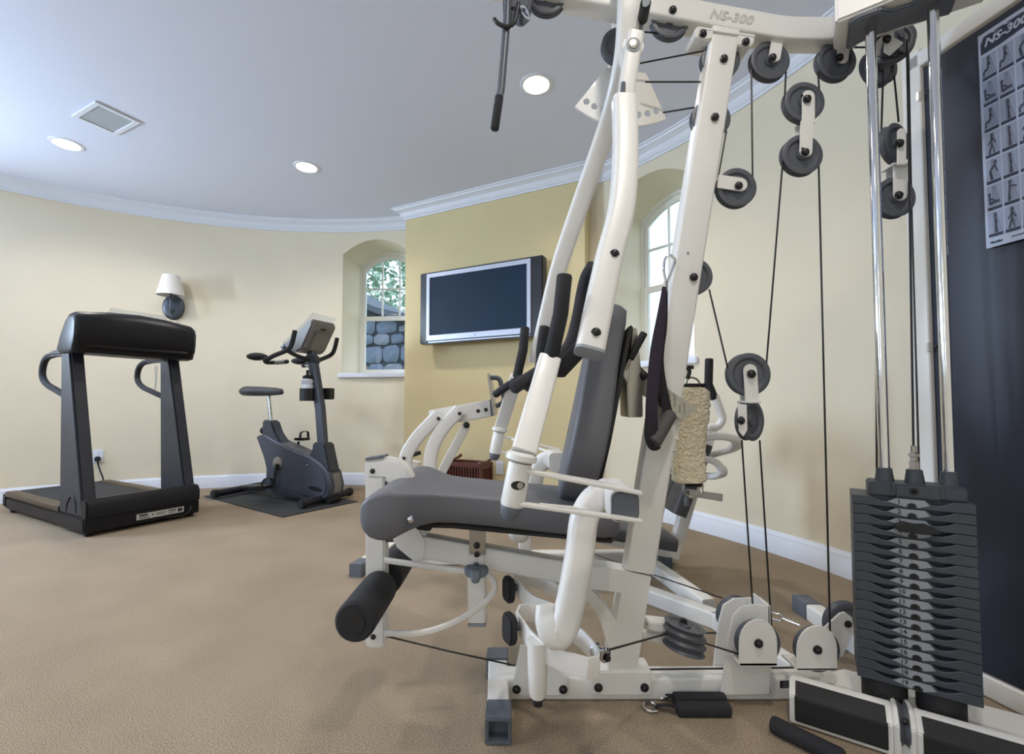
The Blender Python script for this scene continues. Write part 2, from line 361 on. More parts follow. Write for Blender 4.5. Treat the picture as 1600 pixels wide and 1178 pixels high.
# ------------------------------------------------------------------ outside the windows
mb = MB(); n = 48
mb.add([wp(k*360/n, RR+.42, -.03) for k in range(n)]+[wp(k*360/n, 40, -.03) for k in range(n)], [(k, (k+1) % n, n+(k+1) % n, n+k) for k in range(n)])
part('ground', mb, M_GRASS, kind='structure')
hx = V((.95, -.31, 0)).normalized(); hn = V((-hx.y*-1, -hx.x, 0)); hn = V((hx.y, -hx.x, 0))   # wall runs along hx, faces hn (towards the room)
H0 = V((-4.6, 8.55, 0)); HL = 4.0
house = thing('stone_house', 'grey field stone house wall with gabled roof outside the window beside the television', 'building', (H0.x, H0.y, 0))
def hq(a, z, d=0): return H0+hx*a+ZV*z+hn*d
def gab(a): return 2.42+(HL-1.55-a)*.62 if a < HL-.35 else 1.7
mb = MB(); mb.prism([hq(0, -.05), hq(HL, -.05), hq(HL, 1.95), hq(HL-1.55, 2.38), hq(0, 3.6)], -hn*.3); part('wall', mb, M_MORT, house)
rng = random.Random(3); z = 0.0; row = 0
while z < 3.4:
    rh = rng.uniform(.2, .32); a = -rng.uniform(0, .2)
    while a < HL:
        w = rng.uniform(.2, .46); a0 = max(0, a); a1 = min(HL, a+w); top = (2.38-(a1-(HL-1.55))*.28 if a1 > HL-1.55 else 2.38+(HL-1.55-a1)*.5)-.02
        z1 = min(z+rh, top)
        if a1-a0 > .08 and z1-z > .07:
            m = .012; j = lambda: rng.uniform(-.022, .022); cx = (a0+a1)/2; cz = (z+z1)/2
            R = []
            for fx, fz in ((-1, -.6), (-.6, -1), (.6, -1), (1, -.6), (1, .6), (.6, 1), (-.6, 1), (-1, .6)):
                R.append((cx+fx*((a1-a0)/2-m)+j()*.6, cz+fz*((z1-z)/2-m)+j()*.6))
            k = rng.uniform(.02, .045); q = MB()
            q.loft([[hq(x, y, 0) for x, y in R], [hq(x, y, k) for x, y in R], [hq(cx+(x-cx)*.72, cz+(y-cz)*.72, k+.02) for x, y in R]])
            part('stone', q, M_STONE[rng.choice((0, 0, 0, 1, 1, 2) if rng.random() < .6 else (0, 1))], house)
        a += w
    z += rh
mb = MB(); mb.prism([hq(-.1, 3.72, .25), hq(HL-1.5, 2.46, .25), hq(HL+.25, 1.98, .25), hq(HL+.25, 1.90, .25), hq(HL-1.5, 2.36, .25), hq(-.1, 3.6, .25)], -hn*2.2); part('roof', mb, M_ROOF, house)
def tree(p, h, rad, n, label, seed):
    rg = random.Random(seed); t = thing('pine_tree', label, 'tree', p, 'trees outside the windows'); p = V(p)
    mb = MB(); mb.cyl(p, p+ZV*h, .16, .04, 8); part('trunk', mb, M_BARK, t)
    mb = MB()
    for k in range(n):
        z = rg.uniform(.18, 1)*h; r = rad*(1.1-z/h*.75)*sqrt(rg.random()); a = rg.uniform(0, 2*pi)
        c = p+V((r*cos(a), r*sin(a), z)); s = rg.uniform(.07, .17)
        u = V((rg.gauss(0, 1), rg.gauss(0, 1), rg.gauss(0, .6))).normalized(); w = u.cross(V((rg.gauss(0, 1), rg.gauss(0, 1), rg.gauss(0, 1)))).normalized()
        mb.add([c-u*s, c-w*s*.5, c+u*s, c+w*s*.5], [(0, 1, 2, 3)])
    part('foliage', mb, M_LEAF, t, kind='stuff')
tree((-5.2, 13.5, -.03), 8.5, 2.4, 5200, 'tall green tree left of the others behind the stone house roof', 1)
tree((-3.7, 19.5, -.03), 10.5, 2.4, 5000, 'thin green tree in the middle behind the stone house roof', 2)

# ------------------------------------------------------------------ ceiling fittings
allp = [FL(px, py, CEIL) for px, py in LAMPS]+[V((-3.6, 1.0, CEIL)), V((-1.6, .9, CEIL)), V((.45, .35, CEIL)), V((-1.2, -1.3, CEIL))]  # the last four are unseen lights added to brighten the room
LB = ['recessed ceiling light at the far left beside the square grille', 'recessed ceiling light in the middle above the exercise bike', 'large bright recessed ceiling light left of the gym frame']
for i, p in enumerate(allp):
    lab = (LB+['added unseen ceiling light by the left window', 'added unseen ceiling light in the middle of the room', 'added unseen ceiling light straight above the camera', 'added unseen ceiling light at the back of the room, behind the camera'])[i]
    t = thing('recessed_light', lab, 'ceiling light', p, 'recessed ceiling lights')
    part('trim_ring', MB().lathe([(.080, .0), (.080, -.006), (.098, -.004), (.100, 0)], p, ZV, 32, True), M_TRIM, t)
    part('reflector', MB().lathe([(.080, -.005), (.078, -.003), (.070, -.0015)], p, ZV, 32), M_REFL, t)
    part('bulb', MB().lathe([(.077, -.0055), (.068, -.0085), (.03, -.011), (.001, -.0115)], p, ZV, 32), M_LAMP, t, label='glowing lamp face')
    l = bpy.data.lights.new('lamp_light', 'SPOT'); l.energy = LAMP_POWER*4; l.color = LAMP_COL; l.shadow_soft_size = .07; l.spot_size = radians(150); l.spot_blend = .8
    o = bpy.data.objects.new('lamp_light', l); COL.objects.link(o); o.parent = t; o.location = (0, 0, -.03)
S = [FL(px, py, CEIL) for px, py in ((124, 185), (155, 162), (210, 186), (176, 206))]; c = sum(S, V())/4
u = TVD.to_3d(); w = V((-u.y, u.x, 0))
t = thing('ceiling_speaker', 'square grey ceiling grille with white rim', 'ceiling speaker', c)
rc = lambda a, b, z: [c+u*(x*a)+w*(y*b)+ZV*z for x, y in ((-1, -1), (1, -1), (1, 1), (-1, 1))]
part('rim', MB().ring(rc(.165, .125, -.001), rc(.135, .095, -.001), ZV*-.009), M_TRIM, t, .002)
part('grille', MB().prism(rc(.135, .095, -.002), ZV*-.003), M_GRILL, t)

# ------------------------------------------------------------------ television on the projecting wall
tn = TVN.to_3d(); td = TVD.to_3d(); tb = TV0.to_3d()
def tq(a, z, d): return tb+td*a+tn*d+ZV*z
def tpx(px, py, d):
    p = PL(px, py, TV0+TVN*d, TVN); return ((p-tb).dot(td), p.z)
D = .15
X0, Zt = tpx(657, 428, D); X1, _ = tpx(848, 398, D); Zb = tpx(658, 538, D)[1]
tv = thing('flat_television', 'wide flat television with silver bezel mounted on the straw coloured wall', 'television', tq((X0+X1)/2, Zb, D-.05))
def slab(x0, x1, z0, z1, d0, d1): return MB().prism([tq(x0, z0, d0), tq(x1, z0, d0), tq(x1, z1, d0), tq(x0, z1, d0)], tn*(d1-d0))
part('body', slab(X0, X1, Zb, Zt, D-.085, D), M_TVB, tv, .006)
sx0 = tpx(668, 430, D)[0]; sx1 = tpx(830, 410, D)[0]
part('speaker', slab(X0+.006, sx0-.004, Zb+.01, Zt-.01, D, D+.006), M_TVB, tv, .002); part('speaker', slab(sx1+.004, X1-.006, Zb+.01, Zt-.01, D, D+.006), M_TVB, tv, .002)
bz = [(sx0, Zb+.025), (sx1, Zb+.025), (sx1, Zt-.018), (sx0, Zt-.018)]; ins = [(sx0+.035, Zb+.074), (sx1-.035, Zb+.074), (sx1-.035, Zt-.055), (sx0+.035, Zt-.055)]
part('bezel', MB().ring([tq(x, z, D) for x, z in bz], [tq(x, z, D) for x, z in ins], tn*.016), M_TVS, tv, .003)
part('screen', slab(ins[0][0]-.002, ins[1][0]+.002, ins[0][1]-.002, ins[2][1]+.002, D, D+.006), M_SCR, tv)
part('chin_strip', slab(sx0+.02, sx1-.01, Zb+.006, Zb+.017, D, D+.008), M_TVS, tv)
part('wall_bracket', slab((X0+X1)/2-.25, (X0+X1)/2+.25, Zb+.15, Zt-.2, .004, D-.085), M_BLK, tv, .004)
text('LG', .02, basis(tq((sx0+sx1)/2, Zb+.048, D+.0165), td, ZV), M_INK, tv, 'logo')
# ------------------------------------------------------------------ outlets
def outlet(label, o, r, n, base, plug=False):
    t = thing('wall_outlet', label, 'outlet', base); q = lambda x, z, d: V(base)+r*x+ZV*z+n*d
    part('cover_plate', MB().prism([q(-.036, -.06, .001), q(.036, -.06, .001), q(.036, .06, .001), q(-.036, .06, .001)], n*.006), M_TRIM, t, .002)
    for z in (-.025, .025):
        s = part('socket', MB().prism([q(x*.017, z+y*.014, .007) for x, y in ((-1, -.6), (-.6, -1), (.6, -1), (1, -.6), (1, .6), (.6, 1), (-.6, 1), (-1, .6))], n*.002), M_TRIM, t)
        for x in (-.006, .006): part('slot', MB().prism([q(x-.001, z-.004, .0092), q(x+.001, z-.004, .0092), q(x+.001, z+.005, .0092), q(x-.001, z+.005, .0092)], n*.0004), M_INK, s)
th = 121.9; o, r = wframe(th)
p = wp(th, RR, .36); outlet('white wall outlet with black plug behind the treadmill', o, r, -o, p, True)
t = thing('power_cord', 'black power cord and plug hanging from the outlet behind the treadmill', 'cord', p-o*.0095-ZV*.3)
part('plug', MB().prism([p-o*.012+r*x+ZV*z for x, z in ((-.018, -.045), (.018, -.045), (.022, -.015), (.012, 0), (-.012, 0), (-.022, -.015))], -o*.035), M_RUB, t, .005)
part('cord', MB().tube(spline([p-o*.03-ZV*.045, p-o*.04-ZV*.12+r*.02, p-o*.05-ZV*.22+r*.05, p-o*.09-ZV*.3+r*.04, p-o*.12-ZV*.345+r*.0]), .006, 8), M_RUB, t)
q = PL(781, 730, TV0, TVN); outlet('white wall outlet beside the wooden magazine rack', -tn, td, tn, q)

# ------------------------------------------------------------------ wall sconce
th = 113.6; o, r = wframe(th); n = -o; B = wp(th, RR, 1.80)
t = thing('wall_sconce', 'wall sconce with white tapered shade and oval pewter back plate', 'wall lamp', B)
mb = MB(); mb.loft([[B+n*d+r*(.092*k*cos(2*pi*i/28))+ZV*(.125*k*sin(2*pi*i/28)) for i in range(28)] for d, k in ((.001, 1), (.012, 1), (.024, .9), (.03, .72), (.033, .4), (.034, .05))]); part('back_plate', mb, M_PEWTER, t)
S = B+n*.115+ZV*.085
part('arm', MB().tube(spline([B+n*.034-ZV*.02, B+n*.08-ZV*.07, B+n*.115-ZV*.02, S-ZV*.02]), .008), M_PEWTER, t)
part('finial', MB().lathe([(.002, -.025), (.009, -.015), (.006, -.004), (.010, .006)], B+n*.085-ZV*.085, ZV, 12), M_PEWTER, t)
part('candle_cup', MB().lathe([(.008, -.03), (.03, -.004), (.03, .004), (.012, .006), (.012, .05)], S, ZV, 20), M_PEWTER, t)
part('lamp_shade', MB().lathe([(.115, .01), (.072, .205), (.069, .205), (.112, .01)], S, ZV, 40, True), M_SHADE, t)

# ------------------------------------------------------------------ magazine rack
C = FL(752, 723, .36); e = -td; g = -tn
rk = thing('magazine_rack', 'dark cherry wood slatted magazine rack against the straw coloured wall', 'magazine rack', V((C.x, C.y, 0))+e*.18+g*.1)
C = V((C.x, C.y, 0)); L = .36; DP = .2
def rq(a, b, z): return C+e*a+g*b+ZV*z
def bar(a0, a1, b0, b1, z0, z1): return MB().prism([rq(a0, b0, z0), rq(a1, b0, z0), rq(a1, b1, z0), rq(a0, b1, z0)], ZV*(z1-z0))
for a in (0, L-.025):
    for b in (0, DP-.025): part('leg', bar(a, a+.025, b, b+.025, 0, .345), M_WOOD, rk, .003)
for b in (.004, DP-.021):
    part('rail', bar(.025, L-.025, b, b+.017, .315, .35), M_WOOD, rk, .002); part('rail', bar(.025, L-.025, b, b+.017, .05, .085), M_WOOD, rk, .002)
    for k in range(11): a = .034+k*.0275; part('slat', bar(a, a+.013, b+.003, b+.013, .085, .315), M_WOOD, rk)
for a in (.004, L-.021):
    part('rail', bar(a, a+.017, .025, DP-.025, .05, .085), M_WOOD, rk, .002); part('rail', bar(a, a+.017, .025, DP-.025, .30, .345), M_WOOD, rk, .002)
    for k in range(5): b = .038+k*.027; part('slat', bar(a+.003, a+.013, b, b+.012, .085, .30), M_WOOD, rk)
part('bottom_board', bar(.02, L-.02, .02, DP-.02, .055, .067), M_WOOD, rk)
part('shade_filler', bar(.026, L-.026, .026, DP-.026, .067, .30), mat('inner_shade', (26, 14, 12), .8), rk)  # dark filler block standing in for the shade between the slats
for a in (.0, L-.025):
    mb = MB(); mb.sweep(spline([rq(a+.0125, -.012, .36), rq(a+.0125, .02, .352), rq(a+.0125, DP/2, .352), rq(a+.0125, DP, .372), rq(a+.0125, DP+.03, .386)]), rrect(.028, .022, .008), V(e)); part('top_rail', mb, M_WOOD, rk)

# ------------------------------------------------------------------ treadmill
T0 = V((-2.676, 2.888, 0)); ed = V((-.879, .477, 0)).normalized(); ew = V((.477, .879, 0)).normalized(); TW = .665
def m(d, w, z): return T0+ed*d+ew*w+ZV*z
tm = thing('treadmill', 'black treadmill with tall tapered uprights standing by the curved wall', 'treadmill', m(.7, TW/2, 0))
def tbx(d0, d1, w0, w1, z0, z1): return MB().prism([m(d0, w0, z0), m(d1, w0, z0), m(d1, w1, z0), m(d0, w1, z0)], ZV*(z1-z0))
part('motor_housing', tbx(.03, .42, .05, TW-.05, .03, .15), M_TMB, tm, .008)
part('front_beam', MB().prism([m(0.0, 0, .115), m(.075, 0, .115), m(.085, 0, .235), m(.025, 0, .238), m(0, 0, .2)], ew*TW), M_TMB, tm, .008)
part('front_skirt', tbx(.012, .05, .0, TW, .028, .118), M_TMB, tm, .004)
st = part('warning_sticker', MB().prism([m(.0105, .27, .052), m(.0105, .56, .052), m(.0105, .56, .092), m(.0105, .27, .092)], ed*.002), M_STICK, tm, label='white label strip with rows of small dark print')
for k, (a, b, z0, z1) in enumerate(((.285, .335, .074, .086), (.285, .345, .060, .066), (.36, .37, .068, .078), (.385, .45, .076, .080), (.385, .44, .066, .070), (.46, .51, .076, .084), (.46, .505, .062, .067), (.52, .55, .06, .085))):
    part('print', MB().prism([m(.0100, a, z0), m(.0100, b, z0), m(.0100, b, z1), m(.0100, a, z1)], ed*.0004), M_INK, st)
for w0 in (0, TW-.078):
    u_ = part('upright', MB().prism([m(.045, w0, .118), m(.415, w0, .118), m(.485, w0, 1.21), m(.352, w0, 1.21)], ew*.078), M_TMBODY, tm, .012)
    part('foot_box', MB().prism([m(.02, w0-.004, .026), m(.43, w0-.004, .026), m(.43, w0-.004, .122), m(.03, w0-.004, .122)], ew*.086), M_TMB, tm, .008)
    mb = MB(); wx = w0-.0045 if w0 == 0 else w0+.0815
    part('arch_emblem', MB().tube(spline([m(.15, wx+.005, .14), m(.16, wx+.003, .21), m(.22, wx+.002, .245), m(.28, wx+.003, .20), m(.3, wx+.005, .14)]), .004, 6), M_TMB, u_)
    part('side_rail', MB().sweep([m(.43, w0+.039, .137), m(1.46, w0+.039, .137)], rrect(.078, .045, .014), ew), M_BRONZE, tm)
    part('rail_end', MB().sweep([m(.425, w0+.039, .137), m(.44, w0+.039, .137)], rrect(.082, .05, .014), ew), M_RUB, tm)
    part('frame_rail', tbx(.4, 1.46, w0+.004, w0+.074, .03, .112), M_TMB, tm, .006)
    mb = MB(); wm = w0+.039
    part('handrail', MB().tube(spline([m(.55, wm, 1.205), m(.72, wm, 1.20), m(.86, wm, 1.185), m(.93, wm, 1.13), m(.935, wm, 1.05), m(.85, wm, .99), m(.68, wm, .945), m(.45, wm, .89)], 5), .021, 12), M_FOAM, tm)
    part('console_wing', MB().prism([m(.27, w0, 1.19), m(.3, w0, 1.36), m(.38, w0, 1.315), m(.5, w0, 1.235), m(.74, w0, 1.215), m(.74, w0, 1.185), m(.5, w0, 1.18)], ew*.078), M_TMBODY, tm, .014)
    for d in (.06, 1.38):
        part('caster', MB().cyl(m(d, w0+.015, .032), m(d, w0+.055, .032), .032, n=16), M_RUB, tm, .005)
part('running_belt', tbx(.3, 1.46, .085, TW-.085, .135, .15), M_BELT, tm, .006)
part('deck', tbx(.35, 1.47, .08, TW-.08, .1, .134), M_TMB, tm, .004)
part('rear_roller_cover', tbx(1.45, 1.52, .0, TW, .035, .15), M_TMB, tm, .012)
prof = [(.25, 1.183), (.205, 1.19), (.19, 1.235), (.178, 1.245), (.168, 1.31), (.166, 1.395), (.182, 1.435), (.215, 1.455), (.27, 1.455), (.34, 1.41), (.42, 1.31), (.47, 1.215), (.44, 1.19)]
rings = []
for k, (w, s, dz) in enumerate(((-.034, .82, -.015), (-.03, .93, -.006), (-.01, 1, 0), (.16, 1.02, .02), (TW/2, 1.03, .028), (TW-.16, 1.02, .02), (TW+.01, 1, 0), (TW+.03, .93, -.006), (TW+.034, .82, -.015))):
    rings.append([m(.31+(d-.31)*s, w, 1.3+(z-1.3)*s+dz*(z-1.185)/.27) for d, z in prof])
cn = part('console', MB().loft(rings), M_TMB, tm, 0, 50)
part('console_ridge', MB().tube([m(.205, .03, 1.235), m(.195, TW-.03, 1.235)], .022, 12), M_TMB, cn)
for w in (.17, .34, .5): part('vent_bump', MB().tube(spline([m(.172, w-.04, 1.35), m(.168, w-.02, 1.378), m(.168, w+.02, 1.378), m(.172, w+.04, 1.35)]), .006, 6), M_TMB, cn)
part('book_rest', MB().prism([m(.3, .17, 1.455), m(.3, TW-.14, 1.455), m(.23, TW-.14, 1.515), m(.23, .17, 1.515)], ed*.004), M_ACRYL, tm)
part('book_rest_lip', MB().prism([m(.30, .17, 1.45), m(.30, TW-.14, 1.45), m(.36, TW-.14, 1.45), m(.36, .17, 1.45)], ZV*.004), M_ACRYL, tm)
part('cable', MB().tube(spline([m(-.004, .6, .09), m(-.02, .585, .06), m(-.015, .56, .035), m(.0, .5, .03), m(.02, .45, .035)]), .005, 8), M_CABLE, tm)
part('safety_lanyard', MB().tube(spline([m(.66, TW-.035, 1.16), m(.655, TW-.03, 1.05), m(.66, TW-.03, .96), m(.63, TW-.035, 1.02), m(.62, TW-.035, 1.16)]), .003, 6), M_STICK, tm)

# ------------------------------------------------------------------ rubber mat and exercise bike
Fc = FL(441, 809); u1 = V((-.82, .57, 0)).normalized(); u2 = V((.57, .82, 0))
part('rubber_mat', MB().prism([Fc, Fc+u1*1.33, Fc+u1*1.33+u2*.66, Fc+u2*.66], ZV*.008), M_MAT, None, .002, label='thin dark rubber floor mat under the exercise bike', cat='mat')
BP = V((-1.60, 3.92, .008)); e1 = V((.921, -.39, 0)).normalized(); e2 = V((.39, .921, 0)).normalized()
def b(s, y, z): return BP+e1*s+e2*y+ZV*z
bk = thing('exercise_bike', 'grey upright exercise bike with tilted console on the rubber mat', 'exercise bike', b(-.45, 0, 0))
body = [(-.75, .534), (-.73, .556), (-.64, .553), (-.477, .495), (-.265, .437), (-.093, .39), (.032, .334), (.11, .263), (.145, .16), (.13, .07), (.07, .035), (-.085, .04), (-.288, .072), (-.477, .106), (-.616, .153), (-.613, .259), (-.645, .348), (-.707, .46)]
bd = part('body_shroud', MB().prism([b(s, -.085, z) for s, z in body], e2*.17), M_BIKE, bk, .022, 45, 3)
pl = spline([(-.085, 0, .37), (-.15, 0, .25), (-.13, 0, .12), (-.06, 0, .06)]);
part('front_bulge', MB().prism([b(s, -.094, z) for s, z in ((-.16, .36), (-.09, .375), (.02, .325), (.1, .25), (.128, .16), (.11, .075), (.05, .05), (-.08, .06), (-.14, .12), (-.18, .24))], e2*.188), M_BIKE, bk, .02, 45, 3)
lg = part('oval_logo', MB().loft([[b(-.01+.075*cos(t*2*pi/24)*k, -.0955+d, .125-.01*cos(t*2*pi/24)+.018*sin(t*2*pi/24)*k) for t in range(24)] for k, d in ((1, .002), (1, 0), (.02, -.0003))]), M_BLK, bd, label='black oval badge')
part('badge', MB().cyl(b(-.1, -.094, .322), b(-.1, -.0965, .322), .017, n=20), M_BIKED, bd); part('badge_mark', MB().prism([b(-.108, -.0968, .318), b(-.092, -.0968, .318), b(-.092, -.0968, .327), b(-.108, -.0968, .327)], e2*.0004), M_STICK, bd)
part('seat_sleeve', MB().prism([b(s, -.05, z) for s, z in ((-.715, .69), (-.60, .685), (-.545, .58), (-.44, .47), (-.72, .53))], e2*.1), M_BIKED, bk, .014)
part('seat_post', MB().cyl(b(-.655, 0, .66), b(-.70, 0, .93), .019, n=20), M_CHR, bk)
for k in range(5): part('post_hole', MB().cyl(b(-.668-.0055*k-.018, -.0, .71+k*.03), b(-.668-.0055*k-.0205, 0, .71+k*.03), .006, n=10), M_BLK, bk)
part('seat_knob', MB().lathe([(.012, 0), (.03, .01), (.03, .03), (.012, .04)], b(-.735, 0, .59), -e1, 16), M_RUB, bk)
sr = []
for s, hw, zt, zb in ((-.965, .06, .97, .93), (-.95, .11, .99, .915), (-.9, .13, 1.0, .91), (-.82, .125, .997, .91), (-.72, .085, .99, .912), (-.62, .045, .985, .915), (-.545, .032, .972, .92), (-.525, .018, .955, .928)):
    sr.append([b(s, hw*cos(t*2*pi/16), (zt+zb)/2+(zt-zb)/2*max(-1, min(1, 1.35*sin(t*2*pi/16)))) for t in range(16)])
part('saddle', MB().loft(sr), M_PADS, bk, 0, 60)
part('mast', MB().sweep([b(0.0, 0, .36), b(-.03, 0, .5), b(-.065, 0, .8), b(-.175, 0, 1.29)], rrect(.062, .082, .016), e2), M_BIKE, bk)
part('mast_sleeve', MB().prism([b(s, -.06, z) for s, z in ((-.09, .51), (.045, .505), (.075, .40), (.118, .262), (.06, .25), (-.02, .33), (-.14, .39), (-.10, .43))], e2*.12), M_BIKED, bk, .014)
part('mast_front_cover', MB().prism([b(s, -.05, z) for s, z in ((.06, .26), (.121, .262), (.152, .16), (.14, .08), (.06, .08))], e2*.1), M_BIKEC, bk, .012)
cs = part('console', MB().prism([b(s, -.135, z) for s, z in ((-.37, 1.335), (-.36, 1.36), (-.06, 1.56), (-.025, 1.545), (-.03, 1.50), (-.15, 1.30), (-.22, 1.275), (-.33, 1.31))], e2*.27), M_BIKEC, bk, .016)
part('console_back', MB().prism([b(s, -.075, z) for s, z in ((-.06, 1.455), (-.04, 1.45), (-.13, 1.30), (-.16, 1.30))], e2*.15), M_BIKEC, cs, .006)
part('console_slot', MB().prism([b(s, -.03, z) for s, z in ((-.042, 1.49), (-.036, 1.487), (-.044, 1.470), (-.05, 1.473))], e2*.06), M_BLK, cs)
part('console_lip', MB().prism([b(s, -.14, z) for s, z in ((-.40, 1.31), (-.40, 1.335), (-.35, 1.37), (-.33, 1.35), (-.36, 1.31))], e2*.28), M_BIKE, cs, .01)
part('reading_rack', MB().prism([b(-.37, -.14, 1.365), b(-.37, .14, 1.365), b(-.03, .14, 1.60), b(-.03, -.14, 1.60)], V((0, 0, .004))), M_ACRYL, bk)
part('bar_clamp', MB().prism([b(s, -.04, z) for s, z in ((-.23, 1.26), (-.12, 1.26), (-.1, 1.19), (-.2, 1.19))], e2*.08), M_BIKED, bk, .01)
part('cross_bar', MB().tube(spline([b(-.2, -.23, 1.28), b(-.19, -.14, 1.245), b(-.17, -.05, 1.225), b(-.17, .05, 1.225), b(-.19, .14, 1.245), b(-.2, .23, 1.28)]), .018, 12), M_FOAM, bk)
for sy in (-1, 1):
    part('bull_horn', MB().capsule(spline([b(-.46, .235*sy, 1.205), b(-.34, .24*sy, 1.245), b(-.2, .235*sy, 1.285), b(-.15, .235*sy, 1.33), b(-.115, .235*sy, 1.44)]), .019), M_FOAM, bk)
    part('inner_grip', MB().capsule(spline([b(-.46, .235*sy, 1.205), b(-.48, .2*sy, 1.195), b(-.44, .165*sy, 1.195), b(-.28, .16*sy, 1.198)]), .017), M_FOAM, bk)
    part('pulse_sensor', MB().cyl(b(-.41, .163*sy, 1.193), b(-.3, .16*sy, 1.196), .0185, n=14), M_STEEL, bk)
    part('elbow_pad', MB().ball(b(-.56, .23*sy, 1.245), .07, 16, (1.25, 1.0, .48)), M_FOAM, bk)
    part('pad_bracket', MB().tube([b(-.5, .23*sy, 1.225), b(-.4, .235*sy, 1.222)], .014), M_BLK, bk)
part('crank_disc', MB().lathe([(.06, .0), (.06, .006), (.045, .008), (.001, .008)], b(-.455, -.086, .312), -e2, 28), M_STEEL, bk)
for sy, dz in ((-1, -1), (1, 1)):
    part('crank_arm', MB().prism([b(-.455-.016, .098*sy, .312), b(-.455+.016, .098*sy, .312), b(-.455+.013+.01*dz, .112*sy, .312+.18*dz), b(-.455-.013+.01*dz, .112*sy, .312+.18*dz)], e2*.014*sy), M_BLK, bk, .004)
    pc = b(-.455+(-.05 if sy < 0 else 0), .17*sy, .312+(-.2 if sy < 0 else .185))
    pd = part('pedal', MB().prism([pc+e1*s+e2*(y*sy) for s, y in ((-.06, -.045), (.05, -.045), (.05, .05), (-.05, .05))], ZV*.024), M_BLK, bk, .006)
    part('pedal_strap', MB().sweep(spline([pc+e1*.02-e2*.045*sy+ZV*.02, pc+e1*.025-e2*.035*sy+ZV*.075, pc+e1*.03+e2*.03*sy+ZV*.08, pc+e1*.02+e2*.05*sy+ZV*.02]), rrect(.028, .005, .002), e1), M_RUB, pd)
for s, hy, x in ((-1.0, .25, 0), (.03, .235, 1)):
    part('stabilizer', MB().cyl(b(s, -hy, .042), b(s, hy, .042), .032, n=18), M_TMBODY, bk)
    for sy in (-1, 1): part('end_cap', MB().cyl(b(s, hy*sy, .042), b(s, (hy+.045)*sy, .042), .037, n=18), M_RUB, bk, .006)
part('frame_spine', MB().sweep([b(-1.0, 0, .05), b(-.5, 0, .085), b(.03, 0, .06)], rrect(.09, .05, .012), e2), M_BLK, bk)
part('base_cover', MB().prism([b(s, -.1, z) for s, z in ((-.68, .09), (-.64, .16), (-.5, .17), (-.42, .11), (-.1, .05), (.05, .04), (.05, .02), (-.5, .04))], e2*.2), M_BIKED, bk, .015)
part('transport_wheel', MB().cyl(b(.09, -.06, .035), b(.09, .06, .035), .034, n=18), M_RUB, bk, .004)
part('bottle_holder', MB().ring([b(-.16+s*.062, -.055+y*.062, .865) for s, y in circ(1, 20)], [b(-.16+s*.054, -.055+y*.054, .865) for s, y in circ(1, 20)], ZV*.105), M_BLK, bk)
part('bottle_holder_base', MB().cyl(b(-.16, -.055, .862), b(-.16, -.055, .87), .062, n=20), M_BLK, bk)
part('tool_pocket', MB().prism([b(s, .05, .875) for s in (-.12, -.02)]+[b(-.02, .12, .875), b(-.12, .12, .875)], ZV*.1), M_BLK, bk, .006)
wb = thing('water_bottle', 'white water bottle with black lid in the bike holder', 'bottle', b(-.16, -.055, .872))
part('bottle_body', MB().lathe([(.046, .0), (.05, .01), (.05, .12), (.042, .135), (.05, .15), (.048, .17), (.036, .182)], b(-.16, -.055, .872), ZV, 24), M_BOT, wb)
part('bottle_lid', MB().lathe([(.038, .181), (.04, .2), (.03, .21), (.012, .215), (.011, .235), (.014, .24), (.012, .255), (.002, .257)], b(-.16, -.055, .872), ZV, 20), M_RUB, wb)
# ------------------------------------------------------------------ the multi gym
YC = 1.365; YF = 1.333; TB = .064          # plane of the main frame: centre, front face, tube depth
GYM = thing('multi_gym', 'large white multi station gym with grey pads, pulleys and a dark weight stack', 'gym machine', (.55, 1.5, 0))
PULLEY = mesh_of('pulley', MB().lathe([(.006, -.012), (.016, -.012), (.018, -.006), (.040, -.005), (.046, -.011), (.0575, -.0115), (.0595, -.010), (.051, 0), (.0595, .010), (.0575, .0115), (.046, .011), (.040, .005), (.018, .006), (.016, .012), (.006, .012)], (0, 0, 0), YV, 36), 0, 40)
PULLEY.materials.append(M_PUL)
BOLT = mesh_of('bolt', MB().lathe([(.012, 0), (.012, .0025), (.0085, .0035), (.0085, .008), (.0055, .0105), (.0005, .011)], (0, 0, 0), -YV, 14), 0, 40)
BOLT.materials.append(M_BLK)
def bolt(px, py, Y, parent=GYM, s=1, ax=None):
    p = px if py is None else AT(px, py, Y)
    o = put('bolt', BOLT, None, parent, p)
    o.scale = (s, s, s)
    if ax is not None: o.rotation_euler = (-YV).rotation_difference(V(ax)).to_euler()
    return o
def pulley(px, py, Y=YC, rz=0, s=1, tilt=None, b=True, boff=.02):
    p = AT(px, py, Y); o = put('pulley', PULLEY, None, GYM, p, (0, 0, 0))
    if tilt is not None: o.rotation_euler = YV.rotation_difference(V(tilt)).to_euler()
    elif rz: o.rotation_euler = (0, 0, rz)
    o.scale = (s, s, s)
    if b and tilt is None:
        q = bpy.data.objects.new('bolt', BOLT); COL.objects.link(q); WL[q.name] = p; q.parent = o; q.location = (0, -boff, 0)
    return o
def gpoly(pts, Yf, depth): return MB().prism([AT(x, y, Yf) for x, y in pts], YV*depth)
def cable(pts, r=.0026): return part('cable', MB().tube([AT(*p) if not isinstance(p, V) else p for p in pts], r, 8), M_CABLE, GYM)
G = lambda name, mb, m=M_WHITE, bev=.004, par=GYM, **k: part(name, mb, m, par, bev, **k)

